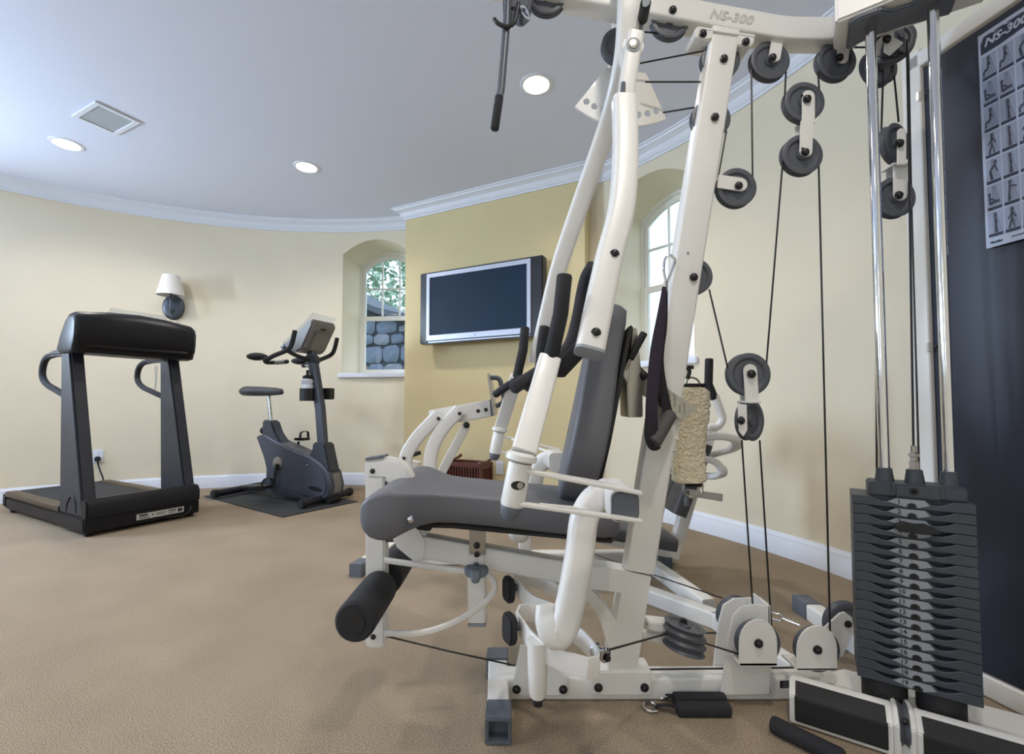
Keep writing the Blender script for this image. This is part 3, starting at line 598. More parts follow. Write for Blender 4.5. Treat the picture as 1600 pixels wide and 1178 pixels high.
# --- base
G('base_beam', MB().sweep([V((-.04, YC, .033)), V((.90, YC, .033))], rrect(TB, .064, .008), YV), bev=0)
fx = -.045
G('front_foot', MB().sweep([V((fx+.01, 1.20, .032)), V((fx, 1.47, .032))], rrect(.058, .058, .006), XV), bev=0)
for y0, y1, dx in ((1.163, 1.24, .011), (1.43, 1.497, -.001)):
    G('foot_cap', MB().ring([V((fx+dx+a*.033, y0, .033+c*.033)) for a, c in ((-1, -1), (1, -1), (1, 1), (-1, 1))], [V((fx+dx+a*.024, y0, .033+c*.024)) for a, c in ((-1, -1), (1, -1), (1, 1), (-1, 1))], YV*(y1-y0)), M_GREYC, .003)
    G('cap_web', MB().box((fx+dx, (y0+y1)/2+.01, .033), (.05, .03, .05)), M_GREYC, 0)
gs = G('foot_gusset', gpoly([(813, 1007), (798, 1087), (888, 1087), (888, 1061), (837, 1011)], YF-.007, .006), bev=.002)
G('foot_gusset', gpoly([(813, 1007), (798, 1087), (888, 1087), (888, 1061), (837, 1011)], YC+.034, .006), bev=.002)
sl = G('mast_sleeve', gpoly([(923, 1049), (1019, 1049), (1019, 1087), (923, 1087)], YF-.006, .076), bev=.004)
for x, y in ((807, 1077), (880, 1077)): bolt(x, y, YF-.0075, gs)
for x, y in ((935, 1074), (1007, 1074)): bolt(x, y, YF-.0065, sl)
mb = G('nameplate', gpoly([(1219, 1064), (1246, 1063), (1246, 1074), (1219, 1075)], YF-.0015, .001), M_BLK, 0, label='small black data plate')
for k in range(3): G('print', gpoly([(1223, 1066+k*3), (1241, 1065.6+k*3), (1241, 1066.4+k*3), (1223, 1066.8+k*3)], YF-.0019, .0003), M_TAGS, 0, mb)
# lower mast with its arched cut-out
z7 = lambda L: [(760+x/2.74, 700+y/2.74) for x, y in L]
def to2(L): return [(AT(x, y, YF).x, AT(x, y, YF).z) for x, y in L]
outer = to2(z7([(425, 500), (575, 522), (705, 552), (642, 976), (520, 976), (527, 860), (505, 780), (470, 705), (425, 650), (395, 622)]))
hole = to2(z7([(447, 604), (500, 610), (578, 620), (556, 740), (530, 705), (490, 650)]))
G('mast_gusset', holed(outer, [hole], lambda x, y, d: V((x, YC+d, y)), TB), bev=0, sharp=30)
MT = [AT(999, 895, YC), AT(1135.5, 45, YC)]
mp = [(1000, 895), (1072, 437), (1135, 42)]
mast = G('main_mast', MB().sweep([AT(x+1, y, YF)+YV*.03 for x, y in mp], rrect(.056, .086, .008), YV), bev=0)
for x, y in ((1131, 92), (1117, 183), (1084, 433)): bolt(x, y, YF-.001, mast)
G('plug_dot', MB().cyl(AT(1075, 395, YF-.001), AT(1075, 395, YF+.003), .0035, n=10), M_TAGS, 0, mast)
for ya, yb in ((62, 128), (152, 228), (390, 470)):           # dark pulley slots in the near side of the mast
    f = lambda y: 1000+(895-y)*.1585-21
    pa, pb = AT(f(ya)+3, ya, YC), AT(f(yb)+3, yb, YC)
    d = (pb-pa).normalized(); nx = V((-1, 0, 0)); nx = (nx-d*nx.dot(d)).normalized()
    o_ = pa+nx*-.004
    R = [o_+d*((pb-pa).length*(.5+.5*u))+YV*v for u, v in [(c*1.0, s*.014) for c, s in circ(1, 18)]]
    G('pulley_slot', MB().prism(R, nx*.0065), M_BLK, 0, mast)
# --- top beam, sloping down from the lat station and then running level to the tower
bp = [(770, -43), (1215, 39), (1240, 42), (1345, 43)]
beam = G('top_beam', MB().sweep(fil([AT(x, y, YF)+YV*.032 for x, y in bp], .04), rrect(TB, .072, .007), YV), bev=0)
G('beam_flange', gpoly([(1086, 44), (1092, 40), (1117, 44), (1113, 60), (1104, 62), (1086, 58)], YF-.003, .07), bev=.003); G('beam_flange', gpoly([(1152, 50), (1180, 54), (1178, 66), (1172, 73), (1154, 70)], YF-.003, .07), bev=.003); G('beam_flange', gpoly([(1092, 41), (1180, 54), (1180, 58), (1092, 45)], YF-.004, .072), bev=.001)
for x, y in ((1098, 53), (1165, 66)): bolt(x, y, YF-.0035)
for x, y in ((1051, 16), (1329, 41)): bolt(x, y, YF-.001)
G('beam_socket', gpoly([(1315, 20), (1345, 20), (1345, 66), (1315, 66)], YF-.005, .074), bev=.004)
a = AT(1092, 17.5, YF-.0012); c_ = AT(1193, 35, YF-.0012); dx = (c_-a).normalized()
text('NS-300', .0405, basis((a+c_)/2-ZV*.001, dx, YV.cross(-dx) if YV.cross(-dx).z > 0 else YV.cross(dx)), M_NS, beam, shear=.25, off=.0012, spacing=1.06)
# --- pulleys and their brackets (all in the plane of the frame)
pulley(854, -3, b=False); pulley(1046, 34, b=False); pulley(968, 74, 1.42, b=False)
pulley(1124, 97, b=False); pulley(1109, 188, b=False); pulley(1083, 433, b=False, s=.93)
pulley(1149, 295); pulley(1201, 98); pulley(1304, 98); pulley(1254, 162, 1.33); pulley(1251, 244, 1.33); pulley(1168, 585, 1.34, s=1.05); pulley(1171, 657, 1.34, radians(32), b=False)
def strap(x0, y0, x1, y1, Y, w=.036, th=.005, dy=.0145, both=True):
    a, b_ = AT(x0, y0, Y), AT(x1, y1, Y); t = (b_-a).normalized(); n_ = YV.cross(t)
    L = [a+n_*(w/2), a-n_*(w/2), b_-n_*(w/2)]+[b_+t*(w/2*sin(pi*k/8))-n_*(w/2*cos(pi*k/8)) for k in range(1, 8)]+[b_+n_*(w/2)]
    for s in ((-1, 1) if both else (-1,)): G('pulley_bracket', MB().prism([p+YV*(s*dy-th/2) for p in L], YV*th), bev=.0015)
strap(1118, 287, 1153, 292, YC, .042); strap(1211, 62, 1206, 94, YC); strap(1315, 62, 1311, 96, YC)
strap(1258, 198, 1258, 156, 1.33, .038); strap(1256, 194, 1254, 240, 1.33, .038)
strap(1171, 628, 1168, 580, 1.34, .04)
for x, y in ((1253, 149), (1254, 232)): G('rivet_hole', MB().cyl(AT(x, y, 1.311), AT(x, y, 1.316), .0035, n=10), M_BLK, 0)
G('swivel_plate', MB().box(AT(1170, 628, 1.34), (.05, .05, .008)), bev=.002)
G('pulley_bracket', gpoly([(1153, 631), (1167, 632), (1168, 672), (1162, 682), (1155, 674)], 1.282, .004), bev=.001)
bolt(AT(1158, 657, 1.281), None, 0, GYM, 1, (-.85, -.5, 0))
# --- leg developer
arc = [(568, 720), (600, 715), (622, 719), (637, 733), (646, 752), (651, 785), (658, 825), (668, 846), (665, 876), (640, 874), (615, 853), (611, 832), (625, 815), (622, 790), (612, 765), (600, 749), (569, 748)]
lp = G('knee_pivot_arm', gpoly(arc, YC-.027, .054), bev=.008); bolt(582, 736, YC-.028, lp, .62)
G('pivot_cap', gpoly([(571, 716), (599, 712), (599, 716), (571, 720)], YC-.027, .054), M_GREYC, 0, lp)
G('stop_bumper', MB().cyl(AT(600, 840, YC), AT(617, 840, YC), .013, n=14), M_GREYC, .002)
G('stop_foot', gpoly([(643, 868), (658, 868), (657, 879), (643, 878)], YC-.02, .04), bev=.003)
lt = G('leg_tube', gpoly([(570, 745), (600, 745), (601, 1008), (597, 1013), (573, 1013), (571, 1008)], YC-.026, .052), bev=.005); bolt(583, 995, YC-.027, lt, .65)
p = AT(555, 971, 1.13); rx, rz_ = p.x, p.z
for y0, y1 in ((1.125, 1.335), (1.395, 1.605)):
    r_ = G('foam_roller', MB().lathe([(.044, 0), (.050, .006), (.0505, .02), (.0505, y1-y0-.02), (.050, y1-y0-.006), (.044, y1-y0)], (rx, y0, rz_), YV, 28), M_FOAM, 0)
    G('roller_cap', MB().lathe([(.026, -.004), (.027, .0), (.027, .002)], (rx, y0, rz_), YV, 24), M_RUB, 0, r_)
G('roller_axle', MB().cyl((rx, 1.13, rz_), (rx, 1.6, rz_), .012), M_STEEL, 0)
G('guide_bar', MB().sweep([AT(600, 875, YC-.03), AT(736, 894, YC-.03)], rrect(.012, .016, .004), YV), bev=0)
G('guide_arc', MB().sweep(spline([AT(x, y, YC-.028) for x, y in ((601, 989), (655, 989), (698, 977), (735, 958), (762, 937), (773, 918), (768, 903), (757, 893))]), rrect(.012, .017, .004), YV), bev=0)
# --- seat beam and post
G('seat_beam', MB().sweep([AT(645, 848, YC), AT(945, 902, YC)], rrect(.05, .064, .006), YV), bev=0)
pt = G('seat_post', gpoly([(730, 866), (758, 866), (759, 976), (731, 976)], YC-.032, .064), bev=.004)
G('post_cap', gpoly([(731, 975), (759, 975), (759, 980), (731, 980)], YC-.033, .066), M_TAGS, .001, pt)
sp_ = G('seat_bracket', gpoly([(733, 815), (757, 815), (758, 867), (733, 866)], YC-.033, .066), M_STEEL, .002); bolt(745, 852, YC-.034, sp_, .8); bolt(745, 866, YC-.034, sp_, .7)
G('knob_stem', MB().cyl(AT(744, 884, YC-.03), AT(744, 887, YC-.075), .011), M_BLK, 0)
kp = AT(744, 894, YC-.085); kb = MB()
R = []
for k in range(36):
    t = 2*pi*k/36; q = .026+.011*cos(3*t); R.append((q*cos(t+.5), q*sin(t+.5)))
kb.loft([[kp+V((a*s, -.004+b_*s*.55+d*.4, b_*s*.32+d)) for a, b_ in R] for s, d in ((.85, .011), (1, .005), (1, -.005), (.85, -.011))]); G('star_knob', kb, M_GREYC, 0)
# seat pad: a dog-bone cushion with a rolled front edge
def cushion(name, st, frame, m, ms, seam=True):
    """st: list of (s, halfwidth, top, bottom, edge radius); frame(s, y, h) -> world"""
    rings = []
    for s, hw, tp, bt, er in st:
        P = []
        for k in range(7): t = radians(90*k/6); P.append((hw-er+er*sin(t)*1.0, tp-er*.7+er*.7*cos(t)))
        P += [(hw, (tp+bt)/2), (hw, bt+.008), (hw-.008, bt)]
        P = [(-a, b_) for a, b_ in P[::-1]]+P
        rings.append([frame(s, a, b_) for a, b_ in P])
    return part(name, MB().loft(rings), m, GYM, 0, 60)
st = [(-.380, .215, .578, .566, .004), (-.377, .224, .594, .550, .01), (-.368, .232, .609, .533, .016), (-.352, .237, .622, .520, .018), (-.332, .240, .630, .514, .018), (-.31, .240, .633, .513, .018), (-.29, .238, .631, .518, .018), (-.262, .222, .625, .53, .018), (-.235, .192, .618, .536, .016), (-.20, .162, .612, .536, .014), (-.16, .150, .608, .532, .013), (-.05, .148, .598, .522, .013), (.1, .15, .584, .506, .013), (.25, .15, .572, .492, .013), (.28, .14, .568, .495, .02), (.292, .12, .555, .505, .01)]
def fr_seat(s, y, h):
    notch = 0
    if s < -.22 and abs(y) < .06: notch = .06*(1-abs(y)/.06)*(1-min(1, max(0, (s+.372)/.15)))
    return V((s+notch, YC+y, h))
st2 = []
seat = cushion('seat_pad', st, fr_seat, M_PAD, M_PADS)
G('seat_board', MB().prism([V((x, YC+y, z)) for x, y, z in ((-.25, -.14, .531), (-.16, -.135, .527), (.27, -.135, .487), (.27, .135, .487), (-.16, .135, .527), (-.25, .14, .531))], ZV*-.012), M_RUB, .003)
G('front_bracket', MB().prism([V((-.26, YC-.12, .53)), V((-.22, YC-.12, .525)), V((-.22, YC+.12, .525)), V((-.26, YC+.12, .53))], ZV*-.022), M_RUB, .003)
G('chrome_stud', MB().ball(AT(641, 811, YC-.245+.02), .0095, 14), M_CHR, 0, seat)
# back pad
e0 = V((.177, YC, .565)); ex = V((.228, 0, 1)).normalized(); en = V((-ex.z, 0, ex.x)); yw = radians(5)
en = Matrix.Rotation(-yw, 3, 'Z') @ en; ey = Matrix.Rotation(-yw, 3, 'Z') @ YV
if en.x > 0: en = -en
bs = [(.0, .05, .02, -.015, .01), (.012, .085, .032, -.028, .014), (.035, .115, .04, -.032, .016), (.09, .158, .046, -.034, .016), (.16, .172, .048, -.034, .016), (.24, .166, .048, -.034, .016), (.32, .138, .047, -.034, .016), (.39, .108, .046, -.034, .016), (.45, .092, .045, -.034, .016), (.51, .082, .044, -.034, .018), (.545, .082, .036, -.03, .016), (.56, .06, .02, -.02, .01)]
bpad = cushion('back_pad', bs, lambda s, y, h: e0+ex*(s*1.045)+ey*y+en*((h if h > 0 else h*1.35)+.012*(1-(y/.16)**2)), M_PAD, M_PADS)
G('pad_board', MB().prism([e0+ex*s+ey*y-en*.046 for s, y in ((.04, -.1), (.1, -.13), (.2, -.138), (.3, -.12), (.45, -.085), (.53, -.08), (.53, .08), (.45, .085), (.3, .12), (.2, .138), (.1, .13), (.04, .1))], -en*.012), M_RUB, .003)
G('pad_stud', MB().ball(e0+ex*.075-ey*.118-en*.06, .011, 12), M_CHR, 0, bpad)
q0 = AT(988, 607, YC)
G('pad_bracket', MB().prism([AT(x, y, 1.315) for x, y in ((990, 512), (996, 512), (1004, 600), (1005, 652), (982, 652), (980, 600))], YV*.1), M_STEEL, .003)
hk = [(972, 583), (978, 566), (994, 566), (1013, 584), (1046, 609), (1090, 639), (1066, 657), (1049, 646), (1012, 622), (985, 607)]
G('hook_plate', gpoly(hk, YF-.014, .006), M_STEEL, .0015)
for x, y in ((1043, 615), (1052, 624), (1067, 637)):
    G('hook_slot', MB().sweep(spline([AT(x+a, y+c, YF-.0155) for a, c in ((-4, 8), (-4, -4), (-1, -8), (3, -4), (3, 10), (0, 13))], 4), rrect(.003, .003, .001), YV), M_STEEL, 0)
bolt(1005, 587, YF-.015, GYM, 1.1)
G('recline_lever', MB().cyl(AT(976, 578, YF-.03), AT(986, 556, YF-.04), .006), M_STEEL, 0)
G('lever_grip', MB().capsule([AT(985, 560, YF-.04), AT(1006, 521, YF-.05)], .0105), M_RUB, 0)
# --- overhead press arms
hub = AT(990, 70, 1.30)
farp = [AT(x, y, Y) for x, y, Y in ((983, -60, 1.27), (982, 30, 1.275), (976, 100, 1.31), (956, 180, 1.42), (910, 310, 1.55), (872, 420, 1.645), (838, 566, 1.74))]
G('far_press_arm', MB().sweep(fil(farp, .08), rrect(.05, .062, .014), YV), bev=0)
nearp = [AT(x, y, Y) for x, y, Y in ((975, 157, 1.21), (977, 235, 1.17), (971, 325, 1.12), (950, 410, 1.075), (921, 549, 1.0))]
na = G('near_press_arm', MB().sweep(spline(nearp, 5), rrect(.05, .064, .014), YV), bev=0)
d = (nearp[-1]-nearp[-2]).normalized(); G('arm_end_cap', MB().sweep([nearp[-1]-d*.001, nearp[-1]+d*.006], rrect(.052, .066, .015), YV), M_TAGS, 0, na)
for x, y, Y in ((960, 397, 1.056), (931, 520, .989)): bolt(x, y, Y, na, .95)
lk = G('adjust_link', MB().sweep([AT(993, 54, 1.225), AT(984, 105, 1.225), AT(975, 165, 1.225)], rrect(.035, .045, .01), YV), bev=0)
G('hub_bolt', MB().lathe([(.014, 0), (.014, .004), (.011, .005), (.0005, .005)], AT(990, 70, 1.207), -YV, 20), M_STEEL, 0, lk)
G('hub_washer', MB().lathe([(.019, 0), (.019, .003), (.0145, .003), (.0145, 0)], AT(990, 70, 1.2075), -YV, 20, True), M_TAGS, 0, lk)
G('hub_tube', MB().cyl(AT(990, 70, 1.24), AT(990, 70, 1.24)+V((0, .24, 0)), .03, n=20), bev=.003)
G('pop_pin', MB().cyl(AT(972, 158, 1.2), AT(974, 128, 1.19), .0085, .006), M_GREYC, .002)
G('pop_pin_collar', MB().cyl(AT(971, 160, 1.2), AT(972, 150, 1.2), .013), M_GREYC, .002)
G('pull_rod', MB().cyl(AT(1000, 52, 1.3), AT(1004, 30, 1.27), .006), M_TAGS, 0)
pg = G('pull_grip', MB().cyl(AT(1004, 31, 1.27), AT(1009, 4, 1.2), .0145, n=18), M_RUB, .002)
G('grip_end', MB().cyl(AT(1009, 4, 1.2), AT(1009, 3.6, 1.199), .011, n=18), M_TAGS, 0, pg)
# perforated range plate
ctr = (985, 60); A0, A1 = atan2(165-60, 900-985), atan2(176-60, 1036-985)
SY = 1.45
def fan(r, t): return AT(985+r*cos(t), 60+r*sin(t), SY)
ang = [A0+(A1-A0)*k/20 for k in range(21)]
out = [fan(138 if abs(k-10) < 11 else 138, t) for k, t in enumerate(ang)]+[fan(60, A1), fan(60, A0)]
holes = []
for k in range(9):
    t = A0+(A1-A0)*(.07+.86*k/8); c = (985+121*cos(t), 60+121*sin(t)); holes.append([AT(c[0]+5.2*cos(2*pi*i/12), c[1]+5.2*sin(2*pi*i/12), SY) for i in range(12)])
G('range_plate', holed([(p.x, p.z) for p in out], [[(p.x, p.z) for p in h] for h in holes], lambda x, y, d: V((x, SY+d, y)), .006), bev=0, sharp=30)
R2 = [fan(138, t) for t in ang]; R1 = [fan(104, t) for t in ang]
G('range_post', MB().cyl(AT(963, 20, 1.5), AT(945, 230, 1.55), .012), bev=0)
# --- handles and swinging levers, near and far
def lever(far):
    mm = (lambda p: V((p.x-.068, 2*YC-p.y, p.z))) if far else (lambda p: p)
    m0 = mm; P = lambda x, y, Y: m0(AT(x, y, Y))
    sd = -1 if far else 1
    fa = G('swing_arm', MB().sweep([P(858.5, 562, 1.03), P(818, 708, .90)], rrect(.034, .05, .006), YV), bev=0)
    ax = (P(799, 797, .90)-P(815, 716, .90)).normalized(); top = P(816, 708, .90)
    G('arm_flange', MB().lathe([(.024, -.002), (.031, .003), (.031, .013), (.022, .018)], top, ax, 24), bev=0)
    pc = G('pivot_barrel', MB().lathe([(.0225, .016), (.0235, .02), (.0235, .098), (.022, .104)], top, ax, 24), bev=0)
    G('barrel_ring', MB().lathe([(.0225, .014), (.0232, .016), (.0232, .019), (.0225, .021)], top, ax, 24), M_BRONZE, 0, pc)
    G('barrel_foot', MB().lathe([(.0215, .104), (.0225, .108), (.019, .122), (.014, .130), (.002, .131)], top, ax, 24), M_GREYC, 0, pc)
    if not far:
        c = top+ax*.06
        G('barrel_slot', MB().loft([[c+V((a*.0135+.003, -sqrt(.0252**2-(a*.0135+.003)**2)+.004*(1-k), b_*.0085)) for a, b_ in circ(1, 20)] for k in (0, 1)]), M_BLK, .001, pc)
        G('barrel_pin', MB().cyl(c+V((.007, -.018, 0)), c+V((.007, -.027, 0)), .006, n=12), M_STEEL, 0, pc)
    for z0, (a, b1, b2) in (('u', ((813, 734, .89), (1000, 770, .935), (955, 757, 1.05))), ('l', ((803, 786, .89), (1000, 813, .935), (955, 800, 1.05)))):
        A_ = P(*a); B_ = P(*b1); C_ = P(*b2)
        G('link_strap', MB().sweep([A_, B_], rrect(.02, .008, .002), YV), bev=0)
        G('link_strap', MB().sweep([A_+(C_-A_)*.25, C_], rrect(.014, .008, .002), YV), bev=0)
    q = P(976.5, 791, .94)
    ct = G('cross_tube', MB().sweep([q, q+YV*(.15*sd)], rrect(.064, .060, .014), ZV), bev=0)
    G('cross_tube_cap', MB().sweep([q-YV*.007*sd, q], rrect(.06, .056, .015), ZV), M_GREYC, .003, ct)
    path = [(972, 787, 1.05), (938, 776, 1.03), (914, 806, 1.02), (905, 868, 1.01), (889, 952, 1.0), (872, 990, .995), (854, 968, 1.0), (851, 944, 1.01)]
    G('lever_arm', MB().sweep(spline([P(*p) for p in path], 6), rrect(.05, .062, .018), YV, False, [1]*34+[.96, .9, .83, .76, .7, .66, .64, .62, .6]), bev=0)
    loop = [(.02, 1.19), (.012, 1.15), (.04, 1.07), (.064, 1.024), (.11, .995), (.158, .978), (.183, .99), (.19, 1.02), (.18, 1.06), (.165, 1.10), (.12, 1.16), (.07, 1.20), (.04, 1.205)]
    mk = mm; mm = (lambda p: V((p.x-.004, p.y+.22, p.z+.004))) if far else mm
    P = lambda x, y, Y: mm(AT(x, y, Y)); sd = 1
    G('fork_band', MB().sweep([mm(V((x, y, .31-(x-.02)*.12))) for x, y in loop], rrect(.045, .006, .001), ZV, True), bev=0)
    c = P(802, 980, 1.12); f1 = V((-.85, -.5*sd, 0)).normalized(); s1 = V((-f1.y, f1.x, 0)); L = [c+s1*a+ZV*z for a, z in rrect(.05, .074, .02, 4)]
    G('rubber_bumper', MB().prism(L, f1*.02), M_RUB, .005); G('bumper_stem', MB().cyl(c, c-f1*.03, .01), M_GREYC, 0)
    if not far: G('pivot_post', MB().lathe([(.023, 0), (.022, -.06), (.019, -.115), (.016, -.122)], P(840, 1000, 1.03), ZV, 20), bev=0)
    if not far: G('post_tip', MB().lathe([(.015, -.121), (.016, -.126), (.011, -.132), (.010, -.14), (.001, -.141)], P(840, 1000, 1.03), ZV, 16), M_RUB, 0)
    mm = mk; P = lambda x, y, Y: mk(AT(x, y, Y))
    G('upright_grip', MB().capsule([P(860, 562, 1.03), P(876, 490, 1.02), P(882, 432, 1.01)], .0175), M_FOAM, 0)
    G('angled_grip', MB().capsule([P(803, 606, .99), P(835, 585, 1.02), P(868, 566, 1.05)], .0145), M_FOAM, 0)
    return P
lever(False); lever(True)
G('press_grip', MB().tube(spline([AT(928, 415, 1.1), AT(915, 440, 1.13), AT(903, 500, 1.14), AT(893, 535, 1.12), AT(876, 562, 1.08), AT(868, 585, 1.07)]), .0175, 14), M_FOAM, 0)
G('press_grip', MB().capsule(spline([AT(925, 525, 1.03), AT(900, 552, 1.04), AT(874, 580, 1.06)]), .019), M_FOAM, 0)
G('press_grip', MB().capsule(spline([AT(851, 512, 1.6), AT(846, 545, 1.6), AT(842, 580, 1.62), AT(822, 606, 1.6)]), .0185), M_FOAM, 0)
cb = AT(938, 1019, 1.04); G('cable_clevis', MB().lathe([(.006, -.018), (.016, -.016), (.016, -.012), (.011, -.010), (.011, .010), (.016, .012), (.016, .016), (.006, .018)], cb, V((.6, -.75, 0)), 20), M_CHR, 0)
bolt(cb+V((.012, -.016, -.004)), None, 0, GYM, .7, (.6, -.75, 0))
# --- horizontal double pulley
q = AT(1072, 978, 1.33); tl = V((.24, .06, 1)).normalized()
for k in (0, 1, 2):
    pulley(1069, 981+k*13, 1.34, tilt=tl, s=1.0 if k else .98)
G('pulley_arm', MB().prism([AT(x, y, 1.40)+V((0, 0, 0)) for x, y in ((1006, 960), (1062, 966), (1078, 972), (1080, 980), (1060, 982), (1006, 972))], YV*-.05), bev=.003)
bolt(AT(1068, 972, 1.35), None, 0, GYM, 1.1, tl)
G('pulley_arm', gpoly([(1003, 988), (1045, 996), (1045, 1008), (1003, 1000)], YC, .03), bev=.003)
# --- upright pulley housings on the base beam
def housing(px, Yf, r_px, pyc, yb, w0, depth=.055, pr=True, lean=0):
    R_ = r_px; L = [(px-w0, yb), (px-w0+lean, pyc)]+[(px-w0*cos(t)+lean*0, pyc-R_*sin(t)) for t in [pi*k/12 for k in range(1, 12)]]+[(px+w0, pyc), (px+w0, yb)]
    o = G('pulley_housing', gpoly(L, Yf, .005), bev=.002)
    G('pulley_housing', gpoly([(x+ (800-x)*.0, y) for x, y in L], Yf+depth-.005, .005), bev=.002)
    bolt(px, pyc, Yf-.001, o); 
    return o
housing(1185, 1.27, 38, 1005, 1041, 30, .045); pulley(1183, 1003, 1.2925, b=False)
housing(1277, 1.27, 38, 1015, 1048, 32, .045); pulley(1275, 1013, 1.2925, b=False)
G('housing_floor', gpoly([(1155, 1036), (1215, 1036), (1215, 1041), (1155, 1041)], 1.27, .05), bev=.001); G('housing_floor', gpoly([(1245, 1044), (1309, 1044), (1309, 1048), (1245, 1048)], 1.27, .07), bev=.001)
G('tall_housing', gpoly([(1126, 1087), (1138, 990), (1146, 960), (1160, 947), (1180, 944), (1203, 946), (1206, 1085)], 1.32, .006), bev=.002)
G('tall_housing', gpoly([(1114, 1045), (1122, 975), (1130, 945), (1146, 935), (1190, 933), (1204, 945), (1206, 1045)], 1.40, .006), bev=.002)
G('housing_back', gpoly([(1200, 946), (1204, 946), (1206, 1085), (1202, 1085)], 1.32, .085), bev=.001)
pulley(1150, 962, 1.45, b=False); 
# --- cables
C_ = cable
C_([(1000, 99, 1.41), (1103, 79, YC)]); C_([(1008, 128, 1.40), (1100, 128, YC)]); C_([(1036, 176, 1.42), (1085, 168, YC)])
C_([(996, 49, YC), (1030, 52, YC)]); C_([(1135, 205, YC), (1122, 278, YC)]); C_([(1174, 108, YC), (1176, 283, YC)])
C_([(1228, 112, YC), (1226, 155, 1.33)]); C_([(1278, 112, YC), (1281, 155, 1.33)]); C_([(1223, 252, 1.33), (1197, 575, 1.34)])
C_([(1279, 252, 1.33), (1297, 990, 1.33)]); C_([(1108, 452, YC), (1137, 575, 1.34)]); C_([(1159, 688, 1.34), (1176, 945, 1.36)]); C_([(1187, 688, 1.34), (1206, 990, 1.34)])
C_([(1325, 74, YC), (1352, 74, YC)]); C_([(1008, 1046, 1.345), (1240, 1043, 1.345)]); C_([(886, 1048, 1.345), (1010, 1046, 1.345)])
C_([(604, 994, YC), (700, 1017, YC), (805, 1040, YC)]); C_([(945, 1017, 1.05), (1042, 990, 1.3)]); C_([(1098, 1004, 1.33), (1158, 1023, 1.3)]); C_([(1010, 975, 1.37), (1045, 987, 1.36)]); C_([(1095, 989, 1.36), (1125, 989, 1.42)])
C_([(1018, 897, 1.9), (1128, 934, 1.47)]); C_([(918, 862, 2.1), (1018, 897, 1.9)]); C_([(1088, 660, 2.0), (1042, 775, 1.95), (1030, 832, 1.95)])
# ------------------------------------------------------------------ weight tower
SL = FL(1340, 1057, .14); SR = FL(1538, 1109, .14); U = (SR-SL); SWD = U.length; U.normalize(); Wn = V((U.y, -U.x, 0))   # U along the stack, Wn towards its front
if Wn.y > 0: Wn = -Wn
SM = (SL+SR)/2; PH = .0247; PD = .105
def s(a, f, z): return V((SM.x, SM.y, 0))+U*a+Wn*f+ZV*z      # a: along, f: forward of the front face, z: height
hw = SWD/2
prof = [(-hw, 0), (hw, 0), (hw, .95), (.68*hw, .95), (.58*hw, .72), (.46*hw, .50), (.34*hw, .50), (.27*hw, .80), (.25*hw, .97), (-.27*hw, .97), (-.31*hw, .80), (-.36*hw, .52), (-.48*hw, .50), (-.60*hw, .72), (-.72*hw, .95), (-hw, .95)]
mb = MB().prism([s(a, -PD, 0) for a in (-hw, hw)]+[s(a, -.022, 0) for a in (hw, -hw)], ZV*PH*.96)
mb.prism([s(a, -.0225, z*PH) for a, z in prof], Wn*.0225)
O = V((SM.x, SM.y, 0)); mb.v = [p-O for p in mb.v]; PLATE = mesh_of('weight_plate', mb, .0012, 38, 1); PLATE.materials.append(M_PLATE)
nb = MB().prism([s(a*hw, .0004, z*PH)-O for a, z in ((-.40, .55), (-.24, .92), (.22, .92), (.30, .42), (.10, .12), (.085, .42), (.04, .58), (-.02, .58), (-.065, .42), (-.08, .12))], Wn*.0008); TAG = mesh_of('plate_label', nb); TAG.materials.append(M_TAGS)
hb = MB().prism([s(.01*hw+.0075*cos(pi*k/8), .0003, .1*PH+.0105*sin(pi*k/8))-O for k in range(9)], Wn*.0006); PH_M = mesh_of('pin_hole', hb); PH_M.materials.append(M_BLK)
Z0 = .142
for k in range(19):
    z = Z0+(18-k)*PH; o = put('weight_plate', PLATE, None, GYM, O+ZV*z)
    put('plate_label', TAG, None, o, O+ZV*z); put('pin_hole', PH_M, None, o, O+ZV*z)
    text(str(k+1), .0155, basis(s(-.2*hw, .0016, z+.60*PH), U, ZV), M_INK, o, 'number', off=.0002, spacing=.95)
ZT = Z0+19*PH
tp = G('top_plate', MB().prism([s(a*hw, f, ZT) for a, f in ((-.70, -.012), (-.28, -.012), (-.26, -.004), (.50, -.004), (.52, -.012), (.90, -.012), (.90, -.092), (-.70, -.092))], ZV*.034), M_PLATE, .004)
for a in (-.385, .13, .70): G('guide_boss', MB().lathe([(.021, 0), (.0165, .034), (.0125, .036)], s(a*hw, -.05, ZT+.033), ZV, 24), M_PLATE, 0, tp)
G('set_screw', MB().lathe([(.009, 0), (.009, .002), (.005, .002), (.005, 0)], s(.06*hw, -.004, ZT+.018), Wn, 18), M_BLK, 0, tp)
ZR = 1.885
RODS = [s(a*hw, -.05, 0) for a in (-.385, .70)]
for r_ in RODS: G('guide_rod', MB().cyl(r_+ZV*.08, r_+ZV*(ZR+.02), .0122, n=24), M_CHR, 0)
cx = s(.13*hw, -.05, ZT+.069)
G('cable_nut', MB().lathe([(.0105, 0), (.0105, .02), (.008, .022), (.008, .03), (.0115, .032), (.0115, .04), (.006, .044)], cx, ZV, 6), M_STEEL, 0); G('cable_stud', MB().cyl(cx+ZV*.04, cx+ZV*.06, .006), M_STEEL, 0)
pz = Z0+16*PH+.2*PH
pn = G('selector_pin', MB().loft([[s(.02*hw+a*k, f, pz+z*k) for a, z in ((-.038, .004), (-.02, .013), (0, .009), (.02, .013), (.042, .002), (.044, -.006), (.02, -.011), (-.02, -.011), (-.038, -.005))] for k, f in ((1, .006), (1, .022), (.85, .026))]), M_RUB, 0)
